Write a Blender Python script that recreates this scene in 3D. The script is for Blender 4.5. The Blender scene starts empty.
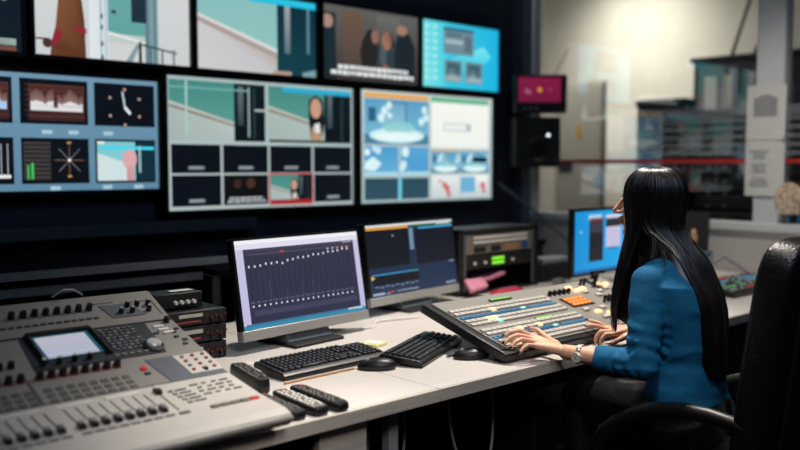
import bpy, bmesh, math, random
from mathutils import Vector, Matrix, Euler, noise
random.seed(7)
sc = bpy.context.scene
COL = sc.collection
R = math.radians
PI = math.pi
V = Vector

# ------------------------------------------------------------------ colour / material helpers
def lin(c):
    if isinstance(c, str):
        c = tuple(int(c[i:i+2], 16)/255 for i in (0, 2, 4))
    return tuple((v/12.92 if v <= .04045 else ((v+.055)/1.055)**2.4) for v in c[:3])

MATS = {}
def mat(name, col, rough=.5, metal=0., var=.06, scale=30., bump=0., bscale=120., spec=.5, emit=None, estr=0., stretch=None, coat=0.):
    m = bpy.data.materials.new(name); m.use_nodes = True
    nt = m.node_tree; N = nt.nodes; L = nt.links
    b = N['Principled BSDF']
    c = lin(col)
    tc = N.new('ShaderNodeTexCoord'); mp = N.new('ShaderNodeMapping')
    L.new(tc.outputs['Object'], mp.inputs['Vector'])
    if stretch: mp.inputs['Scale'].default_value = stretch
    no = N.new('ShaderNodeTexNoise'); no.inputs['Scale'].default_value = scale; no.inputs['Detail'].default_value = 4
    L.new(mp.outputs['Vector'], no.inputs['Vector'])
    rp = N.new('ShaderNodeValToRGB')
    rp.color_ramp.elements[0].position = .3; rp.color_ramp.elements[1].position = .7
    rp.color_ramp.elements[0].color = tuple(v*(1-var) for v in c)+(1,)
    rp.color_ramp.elements[1].color = tuple(min(1, v*(1+var)) for v in c)+(1,)
    L.new(no.outputs['Fac'], rp.inputs['Fac']); L.new(rp.outputs['Color'], b.inputs['Base Color'])
    b.inputs['Roughness'].default_value = rough; b.inputs['Metallic'].default_value = metal
    b.inputs['Specular IOR Level'].default_value = spec
    b.inputs['Coat Weight'].default_value = coat
    if emit is not None:
        b.inputs['Emission Color'].default_value = lin(emit)+(1,); b.inputs['Emission Strength'].default_value = estr
    if bump:
        n2 = N.new('ShaderNodeTexNoise'); n2.inputs['Scale'].default_value = bscale; n2.inputs['Detail'].default_value = 3
        L.new(mp.outputs['Vector'], n2.inputs['Vector'])
        bp = N.new('ShaderNodeBump'); bp.inputs['Strength'].default_value = bump; bp.inputs['Distance'].default_value = .01
        L.new(n2.outputs['Fac'], bp.inputs['Height']); L.new(bp.outputs['Normal'], b.inputs['Normal'])
    MATS[name] = m
    return m

def screen_mat(name, strength):
    m = bpy.data.materials.new(name); m.use_nodes = True
    N = m.node_tree.nodes; L = m.node_tree.links; b = N['Principled BSDF']
    a = N.new('ShaderNodeAttribute'); a.attribute_name = 'Col'
    b.inputs['Base Color'].default_value = (.004, .004, .005, 1); b.inputs['Roughness'].default_value = .35
    L.new(a.outputs['Color'], b.inputs['Emission Color']); b.inputs['Emission Strength'].default_value = strength
    return m

M_ = lambda *a, **k: mat(*a, **k)
m_black   = M_('black_plastic', '0b0c0f', .42, bump=.05, bscale=400)
m_matblack= M_('matte_black', '08090c', .65, var=.12)
m_bezel   = M_('screen_bezel', '07080b', .35)
m_wall    = M_('dark_wall_paint', '3a4152', .85, var=.1, bump=.1, bscale=60)
m_floor   = M_('dark_carpet', '14151a', .95, var=.2, bump=.4, bscale=300)
m_ceil    = M_('ceiling_paint', '1d1f24', .9)
m_white   = M_('partition_paint', 'c2bdb6', .7, var=.03, scale=6)
m_far     = M_('beige_plaster', 'cfc8bc', .85, var=.04, scale=4, bump=.1, bscale=40)
m_frame   = M_('window_frame_white', 'd2d3d4', .5, var=.03)
m_pillar  = M_('dark_metal_post', '6b7484', .5)
m_desk    = M_('pale_wood_laminate', 'd0c9c2', .38, var=.04, scale=7, stretch=(.6, 9, 9))
m_edge    = M_('desk_edge_band', 'bcb1a4', .45, var=.16, scale=9, stretch=(.5, 14, 14))
m_console = M_('console_dark_board', '4b525c', .6, var=.1)
m_mix     = M_('mixer_grey_metal', '837f79', .45, var=.04, bump=.02, bscale=500)
m_mixlite = M_('mixer_light_metal', 'bdb7af', .36, var=.03)
m_mixdark = M_('mixer_dark_panel', '2b2e33', .5)
m_mixblue = M_('mixer_slate_paint', '53585f', .5)
m_key     = M_('grey_button', '726e67', .5)
m_keydk   = M_('dark_button', '34343a', .5)
m_keylt   = M_('pale_button', 'd8d4cc', .45)
m_red     = M_('red_button', 'b0322c', .45, emit='ff3020', estr=.15)
m_ring    = M_('red_ring', '8a3a30', .5)
m_knob    = M_('knob_black', '0e0f12', .35)
m_silver  = M_('brushed_silver', 'c4c4c2', .3, metal=.35, var=.05, scale=60)
m_alu     = M_('monitor_chin_silver', 'a3a19e', .42, metal=.35, var=.03)
m_keycap  = M_('keyboard_keycap', '23252a', .45)
m_kbody   = M_('keyboard_body', '0d0e11', .4)
m_void    = M_('deep_black_board', '0a0b0f', .95, spec=.05)
m_paper   = M_('paper_white', 'd6d4cf', .8, var=.03)
m_ink     = M_('ink_grey', '80828a', .8)
m_yellow  = M_('pale_yellow_paper', 'e6d99e', .8)
m_rack    = M_('rack_black_metal', '0c0e12', .5)
m_racktan = M_('rack_unit_face', '6f675c', .5)
m_green   = M_('green_key', '6fbf2a', .4, emit='8cf53a', estr=.7)
m_blueknob= M_('blue_knob', '1f4f86', .4)
m_pink    = M_('pink_cloth', 'cc8298', .8, var=.1, bump=.2, bscale=150)
m_crim    = M_('crimson_pouch', 'b5203f', .7, var=.1)
m_swtop   = M_('switcher_grey', '85817b', .42, var=.04)
m_lampw   = M_('lit_key_warm', 'f0c49a', .4, emit='ffcf94', estr=1.1)
m_lampc   = M_('lit_key_cyan', '9fd8d2', .4, emit='8ff0e0', estr=.7)
m_lampo   = M_('lit_key_orange', 'e08040', .4, emit='ff8638', estr=.9)
m_blue    = M_('blue_display', '2a5f80', .35, emit='3a90b8', estr=.18)
m_keywht  = M_('switcher_key_white', 'bdb6ad', .45)
m_leather = M_('black_leather', '0c0c0e', .33, var=.2, bump=.25, bscale=140)
m_pants   = M_('black_leather_trousers', '17171a', .24, var=.2, bump=.12, bscale=60)
m_sweater = M_('blue_knit', '0b5c84', .8, var=.1, scale=60, bump=.25, bscale=500, spec=.25)
m_skin    = M_('skin', 'dda788', .48, var=.05, scale=25, bump=.05, bscale=250)
MATS['skin'].node_tree.nodes['Principled BSDF'].inputs['Subsurface Weight'].default_value = .08
MATS['skin'].node_tree.nodes['Principled BSDF'].inputs['Subsurface Radius'].default_value = (.012, .005, .003)
m_lip     = M_('lips', 'a8504a', .4)
m_eye     = M_('eye_white', 'e8e6e0', .2)
m_iris    = M_('eye_dark', '1a0f0a', .15)
m_nail    = M_('dark_nail_polish', '2a0d12', .15)
m_hair    = M_('black_hair', '0d0a09', .3, var=.35, scale=60, spec=.7)
m_hairb   = M_('brown_hair', '1d1511', .3, var=.35, scale=60, spec=.7)
m_steel   = M_('watch_steel', 'cfcac2', .25, metal=.7)
m_dial    = M_('watch_dial', 'd9d0bf', .3)
m_teal    = M_('teal_plastic', '2c5a60', .5)
m_greybox = M_('grey_plastic', '8c8f92', .5)
m_cab     = M_('cabinet_grey_enamel', 'b3ada2', .5, var=.03)
m_sticker = M_('yellow_sticker', 'd8a21f', .5)
m_redtape = M_('red_tape', 'b02a28', .5, emit='d02a28', estr=.02)
m_film    = None
m_glint    = M_('white_glint', 'ffffff', .3, emit='e8f0ff', estr=3.)  # highlight put in as a glowing colour, not a lamp
m_ledr    = M_('red_led', '4d1a19', .4, emit='ff3a2a', estr=.03)
m_orn     = M_('ornament_print', 'c9b39a', .7, var=.6, scale=60)
m_wood    = M_('pencil_wood', 'b58a63', .6)
m_shoe    = M_('shoe_leather', '0b0b0c', .4)
M_SCR = screen_mat('screen_glow', 1.0)

def glass_mat():
    m = bpy.data.materials.new('clear_glass'); m.use_nodes = True
    N = m.node_tree.nodes; L = m.node_tree.links
    for n in list(N): N.remove(n)
    o = N.new('ShaderNodeOutputMaterial'); mx = N.new('ShaderNodeMixShader')
    t = N.new('ShaderNodeBsdfTransparent'); g = N.new('ShaderNodeBsdfGlossy'); f = N.new('ShaderNodeLayerWeight'); pw = N.new('ShaderNodeMath'); ma = N.new('ShaderNodeMath')
    t.inputs['Color'].default_value = (.93, .96, .96, 1); g.inputs['Roughness'].default_value = .03
    pw.operation = 'POWER'; pw.inputs[1].default_value = 4.; ma.operation = 'MULTIPLY_ADD'; ma.inputs[1].default_value = .7; ma.inputs[2].default_value = .13
    L.new(f.outputs['Facing'], pw.inputs[0]); L.new(pw.outputs[0], ma.inputs[0]); L.new(ma.outputs[0], mx.inputs['Fac']); L.new(t.outputs['BSDF'], mx.inputs[1]); L.new(g.outputs['BSDF'], mx.inputs[2])
    L.new(mx.outputs['Shader'], o.inputs['Surface']); return m
m_glass = glass_mat()
def film_mat():
    m = bpy.data.materials.new('frosted_film'); m.use_nodes = True
    N = m.node_tree.nodes; L = m.node_tree.links
    for n in list(N): N.remove(n)
    o = N.new('ShaderNodeOutputMaterial'); mx = N.new('ShaderNodeMixShader'); mx.inputs['Fac'].default_value = .13
    t = N.new('ShaderNodeBsdfTransparent'); g = N.new('ShaderNodeBsdfDiffuse'); g.inputs['Color'].default_value = (.55, .58, .62, 1)
    L.new(t.outputs['BSDF'], mx.inputs[1]); L.new(g.outputs['BSDF'], mx.inputs[2]); L.new(mx.outputs['Shader'], o.inputs['Surface']); return m
m_film = film_mat()

# ------------------------------------------------------------------ mesh builder
class MB:
    def __init__(s):
        s.v = []; s.f = []; s.mi = []; s.mats = []; s.cur = 0; s.M = Matrix.Identity(4)
    def use(s, m):
        if m not in s.mats: s.mats.append(m)
        s.cur = s.mats.index(m); return s
    def add(s, vs, fs):
        b = len(s.v)
        s.v += [tuple(s.M @ Vector(p)) for p in vs]
        s.f += [tuple(b+i for i in f) for f in fs]; s.mi += [s.cur]*len(fs)
        return s
    def box(s, c, d, rot=None, taper=1.):
        hx, hy, hz = d[0]/2, d[1]/2, d[2]/2
        vs = []
        for z in (-1, 1):
            k = taper if z > 0 else 1
            for x, y in ((-1, -1), (1, -1), (1, 1), (-1, 1)):
                p = Vector((x*hx*k, y*hy*k, z*hz))
                if rot is not None: p = rot @ p
                vs.append(tuple(p+Vector(c)))
        return s.add(vs, [(3, 2, 1, 0), (4, 5, 6, 7), (0, 1, 5, 4), (1, 2, 6, 5), (2, 3, 7, 6), (3, 0, 4, 7)])
    def cone(s, p0, p1, r0, r1=None, n=16, cap=True):
        r1 = r0 if r1 is None else r1
        p0 = Vector(p0); p1 = Vector(p1); d = (p1-p0)
        if d.length < 1e-7: return s
        q = d.to_track_quat('Z', 'Y')
        vs = [tuple(p+q @ Vector((r*math.cos(2*PI*i/n), r*math.sin(2*PI*i/n), 0))) for p, r in ((p0, r0), (p1, r1)) for i in range(n)]
        fs = [(i, (i+1) % n, n+(i+1) % n, n+i) for i in range(n)]
        if cap: fs += [tuple(range(n-1, -1, -1)), tuple(range(n, 2*n))]
        return s.add(vs, fs)
    def tube(s, pts, r, n=8, flat=1., upv=None):
        pts = [Vector(p) for p in pts]; k = len(pts)
        rs = r if isinstance(r, (list, tuple)) else [r]*k
        vs = []; prev = None
        for i, p in enumerate(pts):
            t = (pts[min(i+1, k-1)]-pts[max(i-1, 0)]).normalized()
            if upv is not None: a = Vector(upv)
            elif prev is not None: a = prev
            else: a = Vector((0, 0, 1)) if abs(t.z) < .9 else Vector((1, 0, 0))
            a = (a-t*a.dot(t)).normalized(); b = t.cross(a); prev = a
            for j in range(n):
                w = 2*PI*j/n
                vs.append(tuple(p+a*(rs[i]*math.cos(w)*flat)+b*(rs[i]*math.sin(w))))
        fs = [(i*n+j, i*n+(j+1) % n, (i+1)*n+(j+1) % n, (i+1)*n+j) for i in range(k-1) for j in range(n)]
        fs += [tuple(range(n-1, -1, -1)), tuple(range((k-1)*n, k*n))]
        return s.add(vs, fs)
    def lathe(s, prof, c=(0, 0, 0), n=24, axis=None):
        q = Vector(axis).to_track_quat('Z', 'Y') if axis is not None else None
        vs = []
        for r, z in prof:
            for j in range(n):
                p = Vector((r*math.cos(2*PI*j/n), r*math.sin(2*PI*j/n), z))
                if q: p = q @ p
                vs.append(tuple(p+Vector(c)))
        k = len(prof)
        fs = [(i*n+j, i*n+(j+1) % n, (i+1)*n+(j+1) % n, (i+1)*n+j) for i in range(k-1) for j in range(n)]
        fs += [tuple(range(n-1, -1, -1)), tuple(range((k-1)*n, k*n))]
        return s.add(vs, fs)
    def ell(s, c, r, n=16, m=10, B=None):
        B = B or Matrix.Identity(3)
        vs = [tuple(Vector(c)+B @ Vector((0, 0, r[2])))]
        for i in range(1, m):
            a = PI*i/m
            for j in range(n):
                w = 2*PI*j/n
                vs.append(tuple(Vector(c)+B @ Vector((r[0]*math.sin(a)*math.cos(w), r[1]*math.sin(a)*math.sin(w), r[2]*math.cos(a)))))
        vs.append(tuple(Vector(c)+B @ Vector((0, 0, -r[2]))))
        fs = [(0, 1+j, 1+(j+1) % n) for j in range(n)]
        for i in range(m-2):
            for j in range(n):
                a = 1+i*n+j; b = 1+i*n+(j+1) % n
                fs.append((a, a+n, b+n, b))
        e = len(vs)-1; o = 1+(m-2)*n
        fs += [(o+j, e, o+(j+1) % n) for j in range(n)]
        return s.add(vs, fs)
    def prism(s, poly, ax, a, b):
        """polygon in the two axes other than ax, extruded from a to b along ax"""
        def P(u, v, w): return {0: (w, u, v), 1: (u, w, v), 2: (u, v, w)}[ax]
        n = len(poly)
        vs = [P(u, v, a) for u, v in poly]+[P(u, v, b) for u, v in poly]
        return s.add(vs, [tuple(range(n)), tuple(range(2*n-1, n-1, -1))]+[(i, i+n, (i+1) % n+n, (i+1) % n) for i in range(n)])
    def grid(s, rows, closed=False):
        k = len(rows); n = len(rows[0])
        vs = [tuple(p) for r in rows for p in r]
        fs = [(i*n+j, i*n+(j+1) % n, (i+1)*n+(j+1) % n, (i+1)*n+j) for i in range(k-1) for j in range(n if closed else n-1)]
        return s.add(vs, fs)
    def rings(s, rings):
        s.grid(rings, True); n = len(rings[0]); b = len(s.v)-n*len(rings)
        s.f += [tuple(b+i for i in range(n-1, -1, -1)), tuple(b+n*(len(rings)-1)+i for i in range(n))]; s.mi += [s.cur]*2
        return s
    def chain(s, pts, rs, n=16):
        """round-cone chain (for voxel union)"""
        for p, r in zip(pts, rs): s.ell(p, (r, r, r), n, 10)
        for i in range(len(pts)-1): s.cone(pts[i], pts[i+1], rs[i], rs[i+1], n)
        return s
    def mesh(s, name, m=None, smooth=35):
        me = bpy.data.meshes.new(name)
        me.from_pydata(s.v, [], s.f)
        if s.mats:
            for x in s.mats: me.materials.append(x)
            me.polygons.foreach_set('material_index', s.mi)
        if m is not None and not s.mats: me.materials.append(m)
        bm = bmesh.new(); bm.from_mesh(me); bmesh.ops.recalc_face_normals(bm, faces=bm.faces); bm.to_mesh(me); bm.free()
        if smooth:
            me.shade_smooth(); me.set_sharp_from_angle(angle=R(smooth))
        me.update()
        return me
    def obj(s, name, m=None, parent=None, bevel=0., seg=2, smooth=35):
        o = bpy.data.objects.new(name, s.mesh(name, m, smooth)); COL.objects.link(o)
        if parent is not None:
            o.parent = parent
            o.matrix_parent_inverse = Matrix.Identity(4)
        if bevel:
            b = o.modifiers.new('bevel', 'BEVEL'); b.width = bevel; b.segments = seg; b.limit_method = 'ANGLE'; b.angle_limit = R(40)
        return o

def tag(o, label=None, cat=None, group=None, kind=None):
    if label: o['label'] = label
    if cat: o['category'] = cat
    if group: o['group'] = group
    if kind: o['kind'] = kind
    return o
def empty(name, loc, rotz=0, label=None, cat=None, group=None):
    o = bpy.data.objects.new(name, None); COL.objects.link(o); o.empty_display_size = .05
    o.location = loc; o.rotation_euler = (0, 0, rotz)
    return tag(o, label, cat, group)
def copy_tree(o, parent=None):
    c = o.copy(); COL.objects.link(c)
    if parent is not None: c.parent = parent
    for ch in [x for x in COL.objects if x.parent == o]: copy_tree(ch, c)
    return c
def remesh(mb, name, m, parent, voxel, smooth_it=4, fac=.5, displace=None):
    o = mb.obj(name, m, parent, smooth=0)
    r = o.modifiers.new('r', 'REMESH'); r.mode = 'VOXEL'; r.voxel_size = voxel
    s = o.modifiers.new('s', 'SMOOTH'); s.iterations = smooth_it; s.factor = fac
    dg = bpy.context.evaluated_depsgraph_get(); dg.update()
    me = bpy.data.meshes.new_from_object(o.evaluated_get(dg))
    o.modifiers.clear(); old = o.data; o.data = me; me.name = name
    if not me.materials: me.materials.append(m)
    if displace:
        ns = [v.normal.copy() for v in me.vertices]
        for v, n in zip(me.vertices, ns):
            v.co += n*displace(v.co)
    me.shade_smooth(); me.update()
    bpy.data.meshes.remove(old)
    return o

def interp(pts, m=22):
    out = []
    for i in range(m+1):
        t = i/m*(len(pts)-1); k = min(int(t), len(pts)-2); u = t-k
        a = pts[max(k-1, 0)]; b = pts[k]; c = pts[k+1]; dd = pts[min(k+2, len(pts)-1)]
        out.append(.5*((2*b)+(-a+c)*u+(2*a-5*b+4*c-dd)*u*u+(-a+3*b-3*c+dd)*u**3))
    return out

# ------------------------------------------------------------------ flat picture painter (for screens and papers)
class Paint:
    """coloured polygons on a w x h plane; u to the right, v down, both 0..1; layers stacked 0.25 mm apart"""
    def __init__(s, w, h):
        s.w, s.h = w, h; s.v = []; s.f = []; s.c = []; s.k = 0
    def poly(s, pts, cols):
        if isinstance(cols, (str, tuple)) and not isinstance(cols[0], (tuple, list)) : cols = [cols]*len(pts)
        b = len(s.v); y = -s.k*.00025
        s.v += [((u-.5)*s.w, y, (.5-v)*s.h) for u, v in pts]
        s.f.append(tuple(range(b, b+len(pts)))); s.c.append([lin(c) for c in cols])
    def layer(s): s.k += 1; return s
    def rect(s, u0, v0, u1, v1, c, c2=None, horiz=False):
        if c2 is None: cs = [c]*4
        elif horiz: cs = [c, c2, c2, c]
        else: cs = [c, c, c2, c2]
        s.poly([(u0, v0), (u1, v0), (u1, v1), (u0, v1)], cs if c2 is not None else c)
    def frame(s, u0, v0, u1, v1, t, c):
        k = t*s.w/s.h
        s.rect(u0, v0, u1, v0+k, c); s.rect(u0, v1-k, u1, v1, c); s.rect(u0, v0+k, u0+t, v1-k, c); s.rect(u1-t, v0+k, u1, v1-k, c)
    def line(s, a, b, t, c):
        ax, ay = a[0]*s.w, a[1]*s.h; bx, by = b[0]*s.w, b[1]*s.h
        d = math.hypot(bx-ax, by-ay); nx, ny = -(by-ay)/d*t/2, (bx-ax)/d*t/2
        s.poly([((ax+nx)/s.w, (ay+ny)/s.h), ((bx+nx)/s.w, (by+ny)/s.h), ((bx-nx)/s.w, (by-ny)/s.h), ((ax-nx)/s.w, (ay-ny)/s.h)], c)
    def disc(s, u, v, r, c, sq=1., n=14):
        s.poly([(u+r*math.cos(2*PI*i/n)/s.w*1., v+r*sq*math.sin(2*PI*i/n)/s.h) for i in range(n)], c)
    def words(s, u0, u1, v, h, c, lo=.012, hi=.05):
        u = u0
        while u < u1:
            w = random.uniform(lo, hi); s.rect(u, v, min(u+w, u1), v+h*random.uniform(.8, 1.1), c); u += w+lo*.45
    def obj(s, name, parent, loc=(0, 0, 0), rot=None, m=None):
        me = bpy.data.meshes.new(name); me.from_pydata(s.v, [], s.f)
        at = me.color_attributes.new('Col', 'FLOAT_COLOR', 'CORNER')
        i = 0
        for cs in s.c:
            for c in cs:
                at.data[i].color = c+(1,); i += 1
        me.materials.append(m or M_SCR); me.update()
        o = bpy.data.objects.new(name, me); COL.objects.link(o); o.parent = parent; o.location = loc
        if rot: o.rotation_euler = rot
        return o
    # reusable pictures inside a sub-rectangle
    def sub(s, u0, v0, u1, v1): return Sub(s, u0, v0, u1, v1)
class Sub:
    def __init__(s, p, u0, v0, u1, v1): s.p = p; s.b = (u0, v0, u1-u0, v1-v0)
    def t(s, q): return (s.b[0]+q[0]*s.b[2], s.b[1]+q[1]*s.b[3])
    def poly(s, pts, c): s.p.poly([s.t(q) for q in pts], c)
    def rect(s, u0, v0, u1, v1, c, c2=None, horiz=False):
        a = s.t((u0, v0)); b = s.t((u1, v1)); s.p.rect(a[0], a[1], b[0], b[1], c, c2, horiz)
    def layer(s): s.p.layer()
    def ell(s, u, v, ru, rv, c, c2=None):
        n = 20; s.p.poly([s.t((u+ru*math.cos(2*PI*i/n), v+rv*math.sin(2*PI*i/n))) for i in range(n)], [c if math.sin(2*PI*i/n) < 0 or c2 is None else c2 for i in range(n)])
    def disc(s, u, v, r, c, sq=1.):
        n = 14; k = s.b[3]*s.p.h/(s.b[2]*s.p.w)
        s.poly([(u+r*k*math.cos(2*PI*i/n), v+r*sq*math.sin(2*PI*i/n)) for i in range(n)], c)

def teal_room(S, person=False, bar=False):
    """classroom feed: teal wall over a pale dado with a rail, dark doorway at right"""
    S.rect(0, 0, 1, 1, '468a82', '5f9f96')
    S.layer()
    S.poly([(0, .40), (.68, .74), (.68, 1), (0, 1)], ['a9b8b4', 'b9c3c0', 'aebdb9', 'a2b2ae'])
    S.layer()
    S.poly([(0, .35), (.68, .68), (.68, .72), (0, .40)], 'bcc3b8')
    S.poly([(0, .40), (.68, .72), (.68, .76), (0, .45)], '8a8078')
    S.layer()
    S.rect(.66, 0, 1, 1, '0f1b22', '0b1319')
    S.layer()
    S.rect(.70, .05, .76, .72, '5f6f72', '31444b'); S.rect(.87, .06, .89, .95, '26414a')
    if person:
        S.layer(); S.poly([(.47, .22), (.55, .12), (.64, .2), (.66, .6), (.62, 1), (.5, 1), (.47, .6)], '15161b')
        S.layer(); S.disc(.555, .36, .13, 'c79a83', 1.45); S.poly([(.5, .72), (.6, .66), (.64, 1), (.5, 1)], 'b59477')
        S.layer(); S.poly([(.53, .66), (.6, .62), (.61, .8), (.55, .82)], 'dfe3e2')
    if bar:
        S.layer(); S.rect(.16, .0, 1, .1, '35b7d6', '2a9fc4')

# =================================================================== SETTING
def struct(name, mb, m, bevel=0, parent=None):
    o = mb.obj(name, m, parent, bevel); o['kind'] = 'structure'; return o
RX0, RX1, RY0, RY1, RZ = -1.3, 5.0, -1.3, 4.12, 3.3
struct('floor', MB().box((3.4, 2.2, -.05), (9.6, 9.2, .1)), m_floor)
struct('ceiling', MB().box((3.4, 2.2, RZ+.05), (9.6, 9.2, .1)), m_ceil)
struct('wall_back', MB().box((1.86, RY1+.05, RZ/2), (6.3, .1, RZ)), m_wall)
struct('wall_left', MB().box((RX0-.05, 1.4, RZ/2), (.1, 5.6, RZ)), m_wall)
struct('wall_front', MB().box((1.85, RY0-.05, RZ/2), (6.3, .1, RZ)), m_wall)
SILL = 1.02
struct('wall_right', MB().box((5.06, 1.41, SILL/2-.02), (.1, 5.42, SILL-.04)), m_white)
# partition window: frame, posts, panes
w1 = bpy.data.objects.new('window_1', None); COL.objects.link(w1); w1['kind'] = 'structure'; w1.location = (5.05, 0, 0)
fr = MB()
fr.box((0, 1.41, SILL-.015), (.12, 5.42, .05))
fr.box((0, 1.41, RZ-.04), (.1, 5.42, .08))
for y in (2.283, .45): fr.box((0, y, (SILL+RZ)/2), (.1, .165, RZ-SILL))
fr.box((.0, 4.03, (SILL+RZ)/2), (.08, .03, RZ-SILL))
o = fr.obj('window_frame', m_frame, w1, .004); 
for (a, b) in ((2.366, 4.015), (.533, 2.2), (-1.25, .367)):
    MB().box((.0, (a+b)/2, (SILL+RZ-.07)/2), (.004, b-a, RZ-.08-SILL)).obj('pane', m_glass, w1)
for (a, b) in ((2.366, 4.015), (.533, 2.2)):
    st = MB()
    for k in range(6):
        z = 1.44+k*.05; b = min(b, 3.12)
        st.box((-.0035, (a+b)/2, z), (.001, b-a, .026 if k < 5 else .06))
    st.obj('frosted_stripes', m_film, w1)
    b = max(b, 4.0) if a > 2 else b
    MB().box((-.0035, (a+b)/2, 1.393), (.001, b-a, .026)).obj('red_stripe', m_redtape, w1)
struct('trim_1', MB().box((4.93, 4.06, RZ/2), (.1, .1, RZ)), m_pillar, .006)
# adjoining room
struct('wall_far', MB().box((7.75, 2.6, RZ/2), (.1, 8.0, RZ)), m_far)
struct('wall_beyond', MB().box((6.4, 6.2, RZ/2), (2.8, .1, RZ)), m_far)
struct('wall_side', MB().box((6.4, -1.35, RZ/2), (2.8, .1, RZ)), m_far)

# =================================================================== WALL SCREENS
def wall_screen(x0, x1, z0, z1, label, painter, bez=.022, y=4.0, tilt=0., group='screens of the video wall'):
    w, h = x1-x0, z1-z0
    t = empty('video_screen', ((x0+x1)/2, y, (z0+z1)/2), 0, label, 'screen', group)
    MB().box((0, .05, 0), (w+2*bez, .085, h+2*bez)).obj('housing', m_bezel, t, .006)
    MB().box((0, .106, 0), (w*.5, .026, h*.5)).obj('wall_mount', m_pillar, t)
    f = MB()
    for (cx, cz, dx, dz) in ((0, h/2+bez/2, w+2*bez, bez), (0, -h/2-bez/2, w+2*bez, bez), (-w/2-bez/2, 0, bez, h), (w/2+bez/2, 0, bez, h)):
        f.box((cx, .0, cz), (dx, .03, dz))
    f.obj('bezel', m_bezel, t, .003)
    p = Paint(w, h); painter(p); p.obj('screen', t, (0, .004, 0))
    if tilt: t.rotation_euler = (tilt, 0, 0)
    return t

def pic_multi(p):
    p.rect(0, 0, 1, 1, 'a9bdbc', 'aebcbc')
    p.layer()
    for (u0, u1, per) in ((.012, .487, False), (.505, .988, True)):
        teal_room(p.sub(u0, .025, u1, .475), per, per)
    p.k += 8
    p.layer(); 
    for u in (.085,): p.rect(u, .03, u+.01, .44, 'a7c9c6')
    p.rect(.012, .075, .40, .085, '7fb3ae'); p.rect(.395, .05, .403, .44, '9fb6b6'); p.rect(.43, .22, .487, .235, 'b7c4c4')
    p.rect(.505, .455, .985, .475, '1c2326')
    us = (.010, .258, .503, .750, .990)
    for r, (v0, v1) in enumerate(((.505, .722), (.738, .972))):
        for c in range(4):
            a, b = us[c]+.006, us[c+1]-.006
            if r == 1 and c == 2:
                p.rect(a-.007, v0-.012, b+.007, v1+.012, 'c2484c'); p.layer()
                teal_room(p.sub(a, v0, b, v1), True, False); p.rect(a, v1-.03, b, v1, '9c1f2b')
            elif r == 1 and c == 1:
                p.rect(a, v0, b, v1, '131114', '0c0d11'); p.layer()
                p.disc(a+.07, v0+.07, .025, '3a2722'); p.disc(a+.14, v0+.065, .028, '4a2f27'); p.words(a+.03, b-.03, v1-.06, .018, 'b9bfc2', .01, .03); p.words(a+.02, b-.015, v1-.035, .018, 'b9bfc2', .01, .03)
            else:
                p.rect(a, v0, b, v1, '0a1019', '0b111b'); p.layer()
                m = (a+b)/2; p.rect(m-.04, v1-.055, m+.04, v1-.025, '5c676e'); p.layer(); p.words(m-.034, m+.034, v1-.049, .016, 'a4adb2', .006, .02)
wall_screen(2.098, 3.30, 1.139, 1.817, 'large wall screen with eight-tile camera multiview, two teal room feeds on top', pic_multi)

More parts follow.
